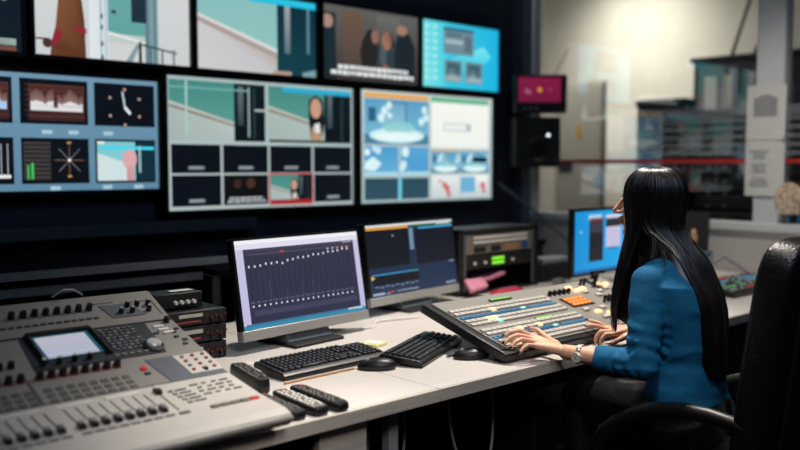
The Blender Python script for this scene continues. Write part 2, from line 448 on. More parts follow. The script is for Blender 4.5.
def pic_scopes(p):
    p.rect(0, 0, 1, 1, '6f95ad', '5d86a0')
    p.layer()
    cols = ((.0, .255), (.29, .622), (.655, .983))
    for (u0, u1) in cols:
        for (v0, v1) in ((.04, .425), (.545, .94)):
            p.rect(u0, v0, u1, v1, '0c121b', '0a0f17')
    p.layer()
    # waveform tile
    for (u0, u1) in ((.33, .605), (.0, .24)):
        p.rect(u0, .085, u1, .395, '4a2a26', '3a2424')
        p.layer()
        for k in range(7): p.rect(u0-.015, .09+k*.044, u1, .094+k*.044, '7a4a3c')
        n = 60
        for i in range(n):
            a = u0+.01+(u1-u0-.02)*i/n; h = .05+.05*abs(math.sin(i*.16+.6))+random.uniform(0, .02)
            if 25 < i < 31: h = .01
            cc = 'a9c8ec' if u0 < .1 else 'dcdde0'
            p.rect(a, .29-h*1.5, a+(u1-u0)/n, .29-h*.6, '6a4a44', '8d7470'); p.rect(a, .29-h*.6, a+(u1-u0)/n, .31, cc)
    # clock tile
    cx, cv = .818, .25
    for i in range(12):
        a = i*PI/6
        if i % 2 == 1: p.line((cx+.085*math.cos(a), cv+.15*math.sin(a)), (cx+.098*math.cos(a), cv+.172*math.sin(a)), .012, 'c9a68c')
    p.line((cx, cv), (cx-.012, cv-.14), .008, 'c7dbe6'); p.line((cx, cv), (cx+.03, cv+.06), .013, 'eef4f8')
    # vectorscope tile
    p.rect(.30, .58, .43, .91, '2b2a2c'); p.layer()
    for k in range(9): p.rect(.30, .585+k*.037, .43, .592+k*.037, '57504b')
    p.rect(.315, .78, .327, .9, '3fae55'); p.rect(.335, .76, .347, .9, '48c060')
    c2, v2 = .522, .735
    for i in range(8):
        a = i*PI/4
        p.line((c2, v2), (c2+.075*math.cos(a), v2+.14*math.sin(a)), .0022, '8f949a' if i % 2 else 'a8774f')
    p.layer(); p.disc(c2, v2, .007, 'f3f6f8'); p.rect(c2-.01, v2-.16, c2+.01, v2-.145, 'c79a62'); p.rect(c2-.01, v2+.135, c2+.01, v2+.15, 'c79a62')
    for i in range(2): p.rect(.195+i*.03, .6, .199+i*.03, .88, 'b7bcc0')
    p.rect(.17, .86, .24, .89, 'e6e8ea')
    S = p.sub(.665, .565, .975, .92); 
    S.rect(0, 0, 1, 1, '7fc6cf', '8ad0d4'); S.layer(); S.poly([(0, .3), (.62, .6), (.62, 1), (0, 1)], 'cfe0e2'); S.rect(.66, 0, 1, 1, '12303c'); S.layer()
    S.rect(.05, .12, 1, .2, '45d6ee'); S.disc(.56, .45, .2, 'dca8ac', 1.3); S.rect(.5, .62, .64, 1, 'c99aa0'); S.rect(.72, .1, .76, .8, '9cc0c6'); S.rect(.0, .0, .12, .06, 'f0f3f4')
    p.layer()
    for (u, v) in ((.39, .475), (.52, .475), (.70, .475), (.425, .962), (.69, .96), (.86, .96), (.08, .475)):
        p.rect(u, v, u+.05, v+.035, 'a8c6d6')
wall_screen(1.12, 2.05, 1.253, 1.778, 'wall screen at the left edge showing waveform, clock and vectorscope tiles on pale blue', pic_scopes, .02)

def pic_graphics(p):
    p.rect(0, 0, 1, 1, 'c3d2d0', 'a3b8ba')
    p.layer()
    p.rect(.03, .02, .485, .065, 'e5a95e'); p.rect(.505, .02, .97, .065, '62b78b')
    def sofa(S, dark=False):
        S.rect(0, 0, 1, 1, '5a9fc4', '7cbcd6'); S.layer()
        S.rect(0, .78, 1, 1, '3f7694', '4b84a4'); S.rect(.06, .2, .17, .5, '2f5f80'); S.rect(.25, .08, .68, .55, '6fa6c6', '8cc0d6')
        S.layer(); S.rect(.62, .05, .66, .5, '4f86a8'); S.rect(.3, .05, .66, .09, '4f86a8')
        for (u, v, r) in ((.30, .26, .10), (.37, .13, .09), (.25, .42, .10), (.93, .20, .09), (.96, .38, .09), (.88, .47, .09), (.38, .36, .07)): S.disc(u, v, r, 'd2f0f5')
        S.layer(); S.ell(.5, .80, .43, .17, 'cdeff2'); S.layer(); S.ell(.52, .62, .25, .14, '86cbd0', '9fdadb'); S.layer(); S.ell(.50, .82, .36, .10, 'e6f8f8')
        if dark: S.layer(); S.rect(.4, .25, .95, .5, '0f1c28')
    sofa(p.sub(.03, .07, .485, .475)); p.k += 1
    p.rect(.505, .07, .97, .50, 'f6f7f0', 'eef4ee'); p.layer(); p.rect(.60, .26, .82, .335, 'b4c0c2'); p.layer(); p.rect(.605, .27, .78, .325, 'eef1ee')
    for q, (a, b) in enumerate(((.03, .262), (.28, .485))):
        S = p.sub(a, .495, b, .755); S.rect(0, 0, 1, 1, '4f9ccb', '63b0d8'); S.layer()
        if q == 0:
            S.poly([(.02, .55), (.25, .35), (.5, .6), (.3, .85), (.0, .8)], 'd9f4fa'); S.disc(.08, .2, .12, 'e6f6fa'); S.disc(.4, .14, .13, 'c8e9f4'); S.disc(.28, .08, .1, 'c8e9f4')
        else:
            S.disc(.16, .18, .18, 'd9f4fa'); S.disc(.1, .62, .14, 'cfeef6'); S.disc(.05, .75, .12, 'cfeef6'); S.rect(.3, 0, 1, .85, '5aa6d6', '4f9ccf')
        S.rect(0, .88, 1, 1, 'a9dcea')
    for (a, b) in ((.03, .262), (.285, .485)): p.rect(a, .78, b, .975, '2c4a58', '2f5060')
    p.layer(); p.rect(.262, .77, .285, .975, '6fd0e6')
    p.rect(.505, .515, .72, .53, 'd9b36b')
    sofa(p.sub(.505, .535, .728, .735)); p.k += 1; sofa(p.sub(.735, .535, .97, .735), True); p.k += 1
    for (a, b, k) in ((.505, .728, 0), (.735, .97, 1)):
        S = p.sub(a, .755, b, .975); S.rect(0, 0, 1, 1, 'e6ebe9', 'c6d2d4'); S.layer()
        for (u, v, r) in ((.45, .45, .14), (.55, .6, .16), (.6, .85, .13), (.3, .3, .08)) if k == 0 else ((.78, .5, .16), (.82, .75, .12)): S.disc(u, v, r, 'd0656a')
        if k: S.rect(.0, .1, .5, .8, '6fb2d6'); S.rect(.55, .05, .95, .3, 'f2f3f0')
wall_screen(3.355, 4.54, 1.139, 1.82, 'wall screen showing sofa studio previews under orange and green header bars', pic_graphics)

def pic_dark(p):
    p.rect(0, 0, 1, 1, '0b1820', '0e1d26'); p.layer()
    p.poly([(.5, .87), (.97, .86), (.97, .93), (.5, .93)], ['2e5058', '9fb0a8', '8fa59d', '3a6268']); p.rect(.5, .94, .97, .985, '33302f', '7a4b3b', True)
    p.words(.85, .92, .3, .07, 'a7b4b8', .01, .03); p.words(.86, .92, .42, .06, '8f9ca0', .01, .03)
wall_screen(.64, 1.405, 1.865, 2.29, 'mostly dark screen at the top left corner of the video wall', pic_dark, .02)

def pic_coat(p):
    p.rect(0, 0, 1, 1, 'd3d6d6', 'cacdce'); p.layer()
    p.rect(.33, 0, .45, 1, 'dfe6ea', 'd2dce2', True); p.rect(.395, .0, .41, 1, '9db1ba'); p.rect(.425, 0, .44, 1, 'a9bcc4')
    p.rect(.445, .0, .69, .80, '6aa9a4', '62a29e'); p.rect(.445, .70, .69, 1, 'cfd2d0'); p.rect(.69, 0, .78, 1, '6f9099', '86a4aa', True)
    p.layer(); p.poly([(.445, .68), (.69, .76), (.69, .79), (.445, .71)], 'e4e6e2'); p.rect(.60, .0, .70, .55, '20323c'); p.rect(.70, 0, .715, 1, '5a7780'); p.rect(.75, 0, .765, 1, '5a7780')
    p.poly([(.56, 1), (.63, .80), (.66, .78), (.60, 1)], '7e98a2'); p.rect(.47, .44, .50, .48, '3d4a50')
    for v in (.5, .62, .8, .95): p.rect(.40, v, .415, v+.05, '45555d')
    p.rect(.645, .76, .665, 1, '1f2c33'); p.layer(); p.poly([(.645, .775), (.91, .85), (.91, .87), (.645, .80)], '3a4548')
    for u in (.72, .80, .88): p.rect(u, .82, u+.012, 1, '57605f')
    p.layer()
    p.poly([(.09, 1), (.10, .85), (.125, .68), (.15, .3), (.18, .0), (.25, 0), (.28, .3), (.30, .6), (.305, 1)], ['6b4029', '5f3823', '7c4e33', '845638', '845638', '70482c', '613b23', '5f3922', '5a3520'])
    p.layer(); p.poly([(.095, .86), (.12, .74), (.165, .72), (.15, .84), (.11, .92)], '8e2838'); p.poly([(.225, .66), (.31, .68), (.31, .74), (.235, .71)], '8e2838')
    p.rect(.01, .82, .09, .84, '4b3b33'); p.disc(.075, .87, .022, '43322c')
wall_screen(1.461, 2.232, 1.866, 2.29, 'wall screen showing a figure in a brown coat by pale doors', pic_coat, .02)

def pic_teal(p):
    S = p.sub(0, 0, 1, 1)
    S.rect(0, 0, 1, 1, '86bdbb', '93c4c0'); S.layer()
    S.poly([(0, .42), (.65, .78), (.65, 1), (0, 1)], ['c9c9ca', 'b9aca6', 'c4c3c6', 'cdcccf']); S.layer()
    S.poly([(0, .33), (.66, .68), (.66, .73), (0, .37)], 'd6dad6'); S.poly([(0, .37), (.66, .73), (.65, .80), (0, .43)], 'ab9c96'); S.layer()
    S.rect(.655, .0, 1, 1, '0f2e3a', '12404a'); S.layer()
    S.rect(.72, .03, .77, .72, 'a3a9ac', '59707a'); S.rect(.92, .1, .945, .7, '5c8490'); S.rect(.62, .95, .78, 1, 'b59a86')
    S.poly([(.88, .95), (1, .9), (1, 1), (.88, 1)], '7da0a4'); S.layer()
    S.rect(.42, .03, 1, .115, '2fcdea', '1fb9dc')
wall_screen(2.272, 3.029, 1.864, 2.29, 'wall screen showing an empty teal room with a pale dado and cyan bar', pic_teal, .02)

def pic_film(p):
    p.rect(0, 0, 1, 1, '5f5f5c', '3a3536'); p.layer()
    p.rect(.2, .05, .4, .85, '6d5546', '4f4440'); p.rect(0, .1, .13, 1, '2a3438', '22292c'); p.rect(.55, .05, .8, .4, '6a6c68', '4e504f')
    p.layer(); p.disc(.05, .22, .04, 'a8887a'); p.poly([(.01, .3), (.12, .34), (.14, .9), (0, .9)], '1c2b33')
    p.poly([(.40, .42), (.46, .26), (.55, .28), (.57, .5), (.54, .8), (.40, .82), (.37, .6)], '262423')
    p.poly([(.77, .3), (.9, .25), (.97, .45), (.97, .95), (.74, .95), (.73, .6)], '1b252c')
    p.poly([(.56, .5), (.72, .42), (.76, .9), (.55, .9)], '2d3f47')
    p.layer(); p.disc(.53, .36, .03, '8d6a5a', 1.4); p.disc(.655, .4, .042, '9d6f5c', 1.3); p.disc(.82, .22, .045, 'a07a68', .7)
    p.poly([(.58, .5), (.66, .52), (.64, .75), (.58, .72)], '4a5960'); p.disc(.64, .8, .03, '8a5c4d'); p.poly([(.63, .3), (.7, .28), (.75, .45), (.7, .5)], '1e2226')
    p.layer(); p.words(.15, .89, .795, .055, 'e9edec', .02, .075); p.words(.08, .95, .875, .055, 'e9edec', .02, .075)
wall_screen(3.079, 3.832, 1.868, 2.29, 'wall screen showing a dim film scene of people with two subtitle lines', pic_film, .016)

def pic_cyan(p):
    p.rect(0, 0, 1, 1, '3fcfe0', '1cb4e0', True); p.layer()
    p.poly([(0, 0), (.35, 0), (.3, 1), (0, 1)], ['6fe0e2', '3fcbe2', '48d2e4', '7fe6e6']); p.layer()
    p.poly([(.35, .55), (.8, .3), (.9, .45), (.6, .8)], ['4fd3e6', '7fe6f0', '5fdcee', '3ecbe6'])
    for i in range(8):
        for j in range(2): p.rect(.035+j*.1, .06+i*.11, .095+j*.1, .115+i*.11, 'a9e9ea')
    p.layer()
    p.rect(.27, .06, .66, .47, '77909a', '6c8894'); p.rect(.28, .56, .51, .9, '6f8f9a'); p.rect(.55, .56, .78, .9, '6c8c98'); p.layer()
    p.rect(.27, .06, .66, .12, '3a6b80'); p.rect(.29, .25, .52, .31, 'a6bcc1'); p.rect(.54, .17, .64, .42, '57707b'); p.rect(.3, .15, .5, .2, '466877')
    for a in (.28, .55): p.rect(a+.03, .6, a+.2, .78, '40606e'); p.rect(a+.01, .82, a+.22, .88, '9eb2b8'); p.rect(a+.06, .7, a+.14, .82, '8da5ad')
wall_screen(3.866, 4.60, 1.870, 2.29, 'wall screen showing a bright cyan desktop with three grey windows', pic_cyan, .016)

# dark ledge under the video wall and the long equipment credenza behind the desk
mb = MB().use(m_console).box((1.5, 4.03, 1.06), (2.2, .14, .06)); o = mb.obj('wall_ledge', None, None, .004); tag(o, 'dark ledge board running along the wall below the left screens', 'ledge')
t = empty('credenza', (.5, 3.5, 0), 0, 'long dark credenza behind the desk below the video wall', 'credenza')
MB().box((.2, .005, .972), (2.5, .61, .028)).obj('top_board', m_void, t, .003)
MB().box((.2, -.306, .972), (2.5, .012, .030)).obj('edge_strip', m_console, t, .002)
MB().box((.12, .03, .905), (2.48, .56, .035)).obj('shelf', m_console, t, .003)
MB().box((.2, .28, .5), (2.46, .03, .91)).obj('back_panel', m_matblack, t)
for x in (-1.02, .2, 1.4): MB().box((x, 0, .46), (.03, .56, .88)).obj('side_panel', m_matblack, t)
t = empty('credenza', (3.1, 3.6, 0), 0, 'matte black credenza under the centre screens behind the twin monitors', 'credenza')
MB().box((0, 0, .90), (2.3, .6, .03)).obj('top_board', m_void, t, .003)
for x in (-1.13, 0, 1.13): MB().box((x, 0, .44), (.03, .56, .885)).obj('side_panel', m_matblack, t)
MB().box((0, .28, .44), (2.24, .03, .88)).obj('back_panel', m_matblack, t)

# small red-faced display and speaker on the corner bracket
t = empty('small_monitor', (4.71, 3.72, 1.83), R(-38), 'small wall-mounted monitor with a crimson picture above the speaker in the corner', 'monitor')
MB().box((0, .03, .02), (.36, .10, .26)).obj('housing', m_black, t, .012)
p = Paint(.29, .165); p.rect(0, 0, 1, 1, '7d1740', '6e1438'); p.layer(); p.disc(.5, .5, .016, 'c99030'); p.disc(.2, .55, .016, 'a05878'); p.disc(.27, .62, .012, 'a05878'); p.disc(.75, .5, .01, '984866'); p.obj('screen', t, (-.01, -.0215, .045))
for x in (-.11, -.07, -.03): MB().ell((x, -.024, -.08), (.009, .006, .009)).obj('button', m_greybox, t)
for x, dx in ((-.10, -.08), (.10, .10)): MB().cone((x, .03, .145), (x+dx, .03, .33), .004, .003, 8).obj('antenna', m_black, t)
MB().box((.02, .20, .02), (.05, .26, .06)).obj('bracket', m_pillar, t)
t = empty('wall_speaker', (4.69, 3.72, 1.355), R(-38), 'black box loudspeaker below the crimson monitor in the corner', 'speaker')
MB().box((-.01, .07, .168), (.31, .22, .336)).obj('cabinet', m_matblack, t, .01)
MB().lathe([(.095, 0), (.095, .008), (.082, .012), (.04, -.01), (.02, -.012)], (-.01, -.04, .12), 28, (0, -1, 0)).obj('cone', m_black, t)
MB().ell((.06, -.042, .215), (.009, .006, .009)).obj('glint_dot', m_glint, t)  # white highlight on the speaker, modelled as a glowing bead
MB().lathe([(.04, 0), (.04, .006), (.03, .002), (.01, .008)], (-.03, -.04, .275), 20, (0, -1, 0)).obj('tweeter', m_black, t)
MB().box((0, .26, .15), (.05, .2, .08)).obj('bracket', m_pillar, t)

# =================================================================== ADJOINING ROOM THINGS
t = empty('electrical_cabinet', (6.5, 4.56, 0), 0, 'tall grey metal cabinet with a yellow warning mark beyond the glass', 'cabinet')
MB().box((-.17, 0, 1.04), (.06, .5, 2.08)).obj('body', m_cab, t, .008)
d = MB().box((-.205, 0, 1.05), (.012, .47, 1.98)).obj('door', m_cab, t, .004)
MB().box((-.215, -.02, 1.66), (.004, .04, .09)).obj('warning_sticker', m_sticker, d)
MB().box((-.215, .12, 1.36), (.004, .15, .10)).obj('marking_plate', m_keydk, d)
MB().ell((-.215, .19, 1.93), (.01, .025, .025)).obj('lock', m_black, d)
t = empty('server_cabinet', (6.75, 3.80, 0), 0, 'low black server cabinet beyond the glass, right of the grey cabinet', 'cabinet')
MB().box((0, 0, .93), (.8, .42, 1.86)).obj('body', m_rack, t, .01)
MB().box((.0, 0, 1.875), (.82, .44, .05)).obj('lid', m_rack, t, .008)
f = MB()
for k in range(14): f.box((-.41, 0, .35+k*.1), (.02, .38, .07))
f.obj('server_face', m_matblack, t, .004)
l = MB()
for k in range(14):
    for j in range(3): l.box((-.423, -.1+j*.1, .35+k*.1), (.004, .025, .01))
l.obj('label_strip', m_key, t)
t = empty('server_cabinet', (6.8, 2.985, 0), 0, 'tall open-fronted black cabinet beyond the partition post', 'cabinet')
MB().box((.05, 0, 1.09), (.8, 1.16, 2.18)).obj('body', m_rack, t, .01)
MB().box((.05, 0, 2.195), (.84, 1.2, .035)).obj('lid', m_matblack, t, .004)
f = MB()
for k in range(10): f.box((-.36, .0, .3+k*.13), (.02, 1.06, .09))
f.obj('server_face', m_matblack, t, .004)
l = MB()
for k in range(12):
    for y in (.42, .28): l.box((-.373, y, .35+k*.1), (.004, .03, .012))
l.obj('label_strip', m_greybox, t)
MB().box((-.352, .0, 1.99), (.012, 1.1, .34)).obj('door_panel', m_rack, t)
for k, (y, zz, w) in enumerate(((.42, 1.93, .10), (.28, 1.93, .06))): MB().box((-.371, y, zz), (.006, w, .26)).obj('notice_sheet', m_cab, t)
for k, (y0, y1) in enumerate(((3.30, 2.95), (3.12, 2.66))):
    lab = ('thin black rod slanting up from the tall cabinet, the left one', 'thin black rod slanting up from the tall cabinet, the right one')[k]
    o = MB().cone((6.55, y0, 2.215), (6.55, y1, RZ-.002), .014, .014, 10).obj('bracing_rod_pole', m_black); tag(o, lab, 'rod', 'bracing rods above the tall cabinet')
# notices on the post + ornament
for k, (z0, z1, lab) in enumerate(((1.515, 1.83, 'upper printed sheet taped to the white window post'), (1.19, 1.512, 'lower printed sheet taped to the white window post'))):
    o = empty('notice_sheet', (4.998, 2.30, (z0+z1)/2), 0, lab, 'paper', 'notices on the window post')
    h = z1-z0
    MB().grid([[(-.003-.004*math.sin(j/6*PI)-(.012 if (j == 6 and i == 5) else 0), .115-.23*j/6, h/2-h*i/5) for j in range(7)] for i in range(6)]).obj('sheet', m_paper, o)
    ln = MB()
    for i in range(9 if k == 0 else 11):
        if k == 1 and i in (3, 7): continue
        w = (.14 if i else .07) if k == 0 else random.uniform(.07, .13)
        c = 0 if k == 0 else .03
        ln.box((-.0095, c, h/2-.06-i*.014 if k == 0 else h/2-.06-i*.02), (.0008, w, .0045))
    ln.obj('printed_lines', m_ink, o)
t = empty('hanging_ornament', (4.985, 2.145, 1.12), 0, 'small printed ornament hanging on a cord at the right pane', 'ornament')
MB().lathe([(.075, 0), (.08, .006), (.075, .012)], (0, 0, .07), 24, (-1, 0, 0)).obj('disc', m_orn, t)
MB().box((-.006, 0, .0), (.01, .13, .06)).obj('tag', m_orn, t, .004)
MB().tube([(-.005, 0, .145), (-.005, .01, .2), (0, .03, .26)], .003, 6).obj('cord', m_black, t)

# =================================================================== DESK
DZ = .73
def desk(x0, x1, label, seam_x=None):
    t = empty('desk', ((x0+x1)/2, 2.39, 0), 0, label, 'desk', 'control room desks')
    w = x1-x0-.002
    MB().box((0, .006, DZ-.019), (w, 1.308, .038)).obj('worktop', m_desk, t, .002)
    MB().box((0, -.655, DZ-.0195), (w, .012, .037)).obj('edge_band', m_edge, t, .0015)
    return t
d1 = desk(-.75, 1.748, 'pale wood desk section under the mixing console and keyboards')
d2 = desk(1.748, 4.99, 'pale wood desk section under the lit switcher, right of the seam')
for (d, xs) in ((d1, (-1.2, )), (d2, (1.55,))):
    for x in xs: MB().box((x, 0, (DZ-.038)/2), (.036, 1.2, DZ-.038)).obj('side_panel', m_edge, d, .002)
MB().box((.93, -.60, .345), (.16, .03, .69)).obj('front_panel', m_edge, d1, .002)
MB().box((1.06, -.50, .345), (.10, .02, .69)).obj('dark_panel', m_console, d1, .002)
MB().box((1.158, -.545, .345), (.035, .035, .69)).obj('leg', m_greybox, d1, .003)
MB().box((-1.48, .1, .345), (.05, .05, .69)).obj('leg', m_greybox, d2, .003)
MB().box((0, .62, .40), (3.1, .02, .56)).obj('modesty_panel', m_matblack, d2)
MB().box((0, .62, .40), (2.3, .02, .56)).obj('modesty_panel', m_matblack, d1)
# under-desk cables and computer tower
for k, (pts, lab) in enumerate((
    ([(1.80, 1.95, .69), (1.80, 1.94, .5), (1.75, 1.95, .3), (1.6, 2.0, .12), (1.4, 2.1, .01)], 'pale cable hanging under the desk beside the seam'),
    ([(2.05, 1.98, .69), (2.03, 1.97, .55), (2.10, 1.98, .38), (2.26, 2.0, .34), (2.34, 2.05, .5), (2.36, 2.1, .69)], 'pale cable looping under the desk in front of the computer tower'))):
    # smooth the polyline
    P = [Vector(q) for q in pts]; out = []
    for i in range(len(P)-1):
        a = P[max(i-1, 0)]; b = P[i]; c = P[i+1]; dd = P[min(i+2, len(P)-1)]
        for s in range(6):
            u = s/6; out.append(.5*((2*b)+(-a+c)*u+(2*a-5*b+4*c-dd)*u*u+(-a+3*b-3*c+dd)*u**3))
    out.append(P[-1])
    tag(MB().tube(out, .005, 8).obj('cable_cord', m_greybox), lab, 'cable', 'cables under the desk')
t = empty('computer_tower', (2.65, 2.25, 0), 0, 'dark computer tower standing under the desk', 'computer')
MB().box((0, 0, .22), (.2, .45, .42)).obj('case', m_matblack, t, .006)
MB().box((0, -.228, .3), (.16, .008, .2)).obj('front_panel', m_black, t, .003)
MB().box((0.05, -.234, .28), (.05, .004, .02)).obj('button', m_greybox, t)
for x in (-.08, .08):
    for y in (-.18, .18): MB().cone((x, y, 0), (x, y, .012), .015, .015, 12).obj('foot', m_black, t)

# =================================================================== MIXING CONSOLE
mx = empty('mixing_console', (.72, 2.0, DZ), 0, 'large grey digital audio mixing console at the left of the desk', 'mixing console')
XM0, XM1 = .20, 1.19
PROF = [(1.665, .778), (1.70, .789), (1.80, .80), (1.96, .829), (2.26, .932), (2.40, .998)]
def zp(y):
    for (a, za), (b, zb) in zip(PROF, PROF[1:]):
        if y <= b or b == 2.40: return za+(zb-za)*(y-a)/(b-a)
def slope(y):
    return math.atan2(zp(y+.004)-zp(y-.004), .008)
O = Vector((.72, 2.0, DZ))
def loc(x, y, h=0.):
    a = slope(y); return Vector((x, y-math.sin(a)*h, zp(y)+math.cos(a)*h))-O
def rx(y): return Matrix.Rotation(slope(y), 3, 'X')
body = [(y-O.y, z-O.z) for y, z in PROF]
body += [(2.415-O.y, .99-O.z), (2.415-O.y, .80-O.z), (1.76-O.y, .742-O.z), (1.68-O.y, .752-O.z), (1.663-O.y, .765-O.z)]
MB().prism(body, 0, XM0-O.x, XM1-O.x).obj('chassis', m_mix, mx, .008, 3)
def plate(name, pts, m, h0=.0, h1=.003, parent=mx, bevel=0.):
    """thin plate on the sloped top, outline in x,y"""
    n = len(pts); vs = [tuple(loc(x, y, h0-.002)) for x, y in pts]+[tuple(loc(x, y, h1)) for x, y in pts]
    return MB().add(vs, [tuple(range(n-1, -1, -1)), tuple(range(n, 2*n))]+[(i, (i+1) % n, (i+1) % n+n, i+n) for i in range(n)]).obj(name, m, parent, bevel)
plate('armrest', [(XM0+.004, 1.672), (XM1-.004, 1.672), (XM1-.004, 1.70), (XM0+.004, 1.70)], m_mixlite, 0, .002)
plate('armrest', [(XM0+.004, 1.70), (XM1-.004, 1.70), (XM1-.004, 1.80), (XM0+.004, 1.80)], m_mixlite, 0, .002)
plate('fader_panel', [(XM0+.004, 1.80), (XM1-.004, 1.80), (XM1-.004, 1.955), (XM0+.004, 1.955)], m_mixlite, 0, .002)
# step line below the meter bridge, and above the faders
for y, m in ((2.255, m_mixdark), (1.957, m_mixblue)):
    MB().box(loc((XM0+XM1)/2, y, .001), (XM1-XM0-.006, .006, .004), rx(y)).obj('panel_seam', m, mx)
def knob(x, y, r=.009, h=.016, tip=None, ring=None, name='knob', m=m_knob):
    a = slope(y); ax = Vector((0, -math.sin(a), math.cos(a)))
    k = MB()
    if ring: k.use(ring).lathe([(r*1.25, -.001), (r*1.25, .0022)], loc(x, y), 16, ax)
    k.use(m).lathe([(r, 0), (r*.92, h*.6), (r*.8, h)], loc(x, y, .001), 16, ax)
    if tip: k.use(tip).lathe([(r*.72, 0), (r*.6, .003)], loc(x, y, h), 14, ax)
    return k.obj(name, None, mx)
for i in range(8): knob(.773+i*.0297, 2.34, .0095, .018)
for i in range(10): knob(.735-i*.0297-.02, 2.34, .0095, .018)
# label / button rows on the bridge
lb = MB()
for i in range(36): lb.box(loc(.985-i*.0205, 2.30, .001), (.014, .007, .004), rx(2.30))
lb.obj('button_row', m_keydk, mx)
plate('recess', [(1.012, 2.348), (1.10, 2.348), (1.125, 2.29), (1.03, 2.29)], m_mixblue, 0, .0025)
for x, y in ((1.089, 2.334), (1.151, 2.332), (1.059, 2.308), (1.092, 2.307), (1.142, 2.307), (1.118, 2.334)): knob(x, y, .008, .018, m_greybox)
fr = MB()
for a, b in (((1.10, 2.352), (1.17, 2.352)), ((1.17, 2.352), (1.172, 2.285)), ((1.0, 2.36), (1.06, 2.36))):
    MB().tube([loc(a[0], a[1], .001), loc(b[0], b[1], .001)], .001, 5).obj('outline_marking', m_keydk, mx)
# centre section with the display
plate('display_panel', [(.745, 2.095), (1.085, 2.095), (1.10, 2.25), (.76, 2.25)], m_mixdark, 0, .003)
hood = MB()
for (xa, ya, xb, yb, hh) in ((.778, 2.262, .942, 2.262, .016), (.778, 2.12, .778, 2.262, .012), (.942, 2.12, .942, 2.262, .012)):
    hood.tube([loc(xa, min(ya, 2.252), hh*.5), loc(xb, min(yb, 2.252), hh*.5)], .008, 6)
hood.obj('display_hood', m_black, mx)
p = Paint(.145, .118); p.rect(0, 0, 1, 1, '17505c'); p.layer(); p.rect(.03, .06, .93, .97, 'b4b4c2', 'a6acc0'); p.layer()
for k in range(5): p.rect(.05, .16+k*.16, .9, .2+k*.16, ['c0aeb4', 'b0b6c8', 'bdb0ae', 'adb4c8', 'b9bcc8'][k])

c = loc(.86, 2.188, .0065); p.obj('display_screen', mx, c, (slope(2.19)-PI/2, 0, 0))
for i in range(4): knob(.771+i*.0383, 2.115, .0075, .02, m_keylt)
kp = MB()
for i in range(6):
    for j in range(8):
        y = 2.235-j*.0145; x = .965+i*.0165+(j % 2)*.003
        if j == 3 and i > 3: continue
        kp.use(m_mixblue if (i+j) % 3 else m_key).box(loc(x, y, .004), (.011, .009, .005), rx(y))
kp.obj('keypad', None, mx)
for i in range(6):
    MB().box(loc(.955+i*.02, 2.108, .004), (.012, .008, .005), rx(2.108)).obj('button', m_key, mx)
a = slope(2.127); ax = Vector((0, -math.sin(a), math.cos(a)))
MB().lathe([(.030, 0), (.029, .006), (.026, .007)], loc(1.064, 2.127, .002), 28, ax).obj('jog_ring', m_black, mx)
MB().lathe([(.020, 0), (.020, .007), (.017, .010), (.0, .011)], loc(1.064, 2.127, .009), 28, ax).obj('jog_wheel', m_silver, mx)
# right strip
for i in range(3): MB().box(loc(1.128+i*.006, 2.222-i*.018, .002), (.030, .009, .006), rx(2.2)).obj('button', m_keylt, mx)
knob(1.163, 2.243, .009, .016)
for x, y in ((1.105, 2.19), (1.155, 2.185), (1.15, 2.16), (1.165, 2.14), (1.155, 2.12), (1.17, 2.20)): MB().box(loc(x, y, .002), (.013, .008, .004), rx(y)).obj('button', m_keydk, mx)
plate('slate_area', [(1.012, 2.072), (1.185, 2.072), (1.185, 1.962), (1.03, 1.962)], m_mixblue, 0, .002)
sp = plate('assign_panel', [(1.086, 2.068), (1.184, 2.068), (1.184, 1.976), (1.094, 1.976)], m_mixlite, 0, .0035)
bt = MB()
for i in range(3):
    for j in range(4):
        y = 2.055-j*.021; bt.use(m_ring if (i+j) % 2 else m_key).lathe([(.006, 0), (.005, .004)], loc(1.108+i*.03, y, .003), 10, ax)
bt.obj('assign_buttons', None, sp)
knob(1.14, 1.985, .006, .008)
# channel strips: three banks of eight
for b, x0 in enumerate((.740, .505, .27)):
    for i in range(8):
        x = x0+i*.0273
        if x < XM0+.02: continue
        knob(x+.004, 2.067, .0095, .018, None, m_ring)
        if b: knob(x+.004, 2.13, .009, .016); 
        g = MB()
        for j in range(3): g.use(m_key).box(loc(x+.003, 2.014-j*.0225, .001), (.017, .013, .005), rx(2.0)); g.use(m_keydk).box(loc(x+.003, 2.014-j*.0225, .0035), (.010, .004, .002), rx(2.0))
        g.obj('channel_buttons', None, mx)
        MB().box(loc(x, 1.862, .0024), (.0032, .112, .001), rx(1.862)).obj('fader_slot', m_black, mx)
        y = 1.818; a = slope(y); R3 = rx(y)
        f = MB().use(m_knob).box(loc(x, y, .008), (.015, .026, .012), R3, .8); f.use(m_greybox).box(loc(x, y+.006, .0155), (.0125, .008, .004), R3); f.use(m_keylt).box(loc(x, y, .0148), (.012, .0015, .002), R3)
        f.obj('fader_cap', None, mx, .0012)
    lb = MB()
    for i in range(8): lb.box(loc(x0+i*.0273, 1.785, .003), (.021, .008, .003), rx(1.785))
    lb.obj('label_strip', m_mixblue, mx)
    lb = MB()
    for i in range(2): lb.box(loc(x0+.03+i*.115, 1.932, .003), (.085, .012, .002), rx(1.932))
    lb.obj('scribble_strip', m_keylt, mx)
    MB().box(loc(x0-.026, 1.98, .0012), (.006, .20, .003), rx(1.98)).obj('bank_divider', m_mixblue, mx)
MB().box(loc(.965, 1.862, .0024), (.0032, .112, .001), rx(1.862)).obj('fader_slot', m_black, mx)
f = MB().use(m_knob).box(loc(.965, 1.912, .008), (.016, .026, .012), rx(1.912), .8); f.use(m_keylt).box(loc(.965, 1.918, .0155), (.013, .01, .004), rx(1.912)); f.obj('fader_cap', None, mx, .0012)
MB().box(loc(.968, 1.785, .003), (.025, .01, .003), rx(1.785)).obj('label_strip', m_keydk, mx)
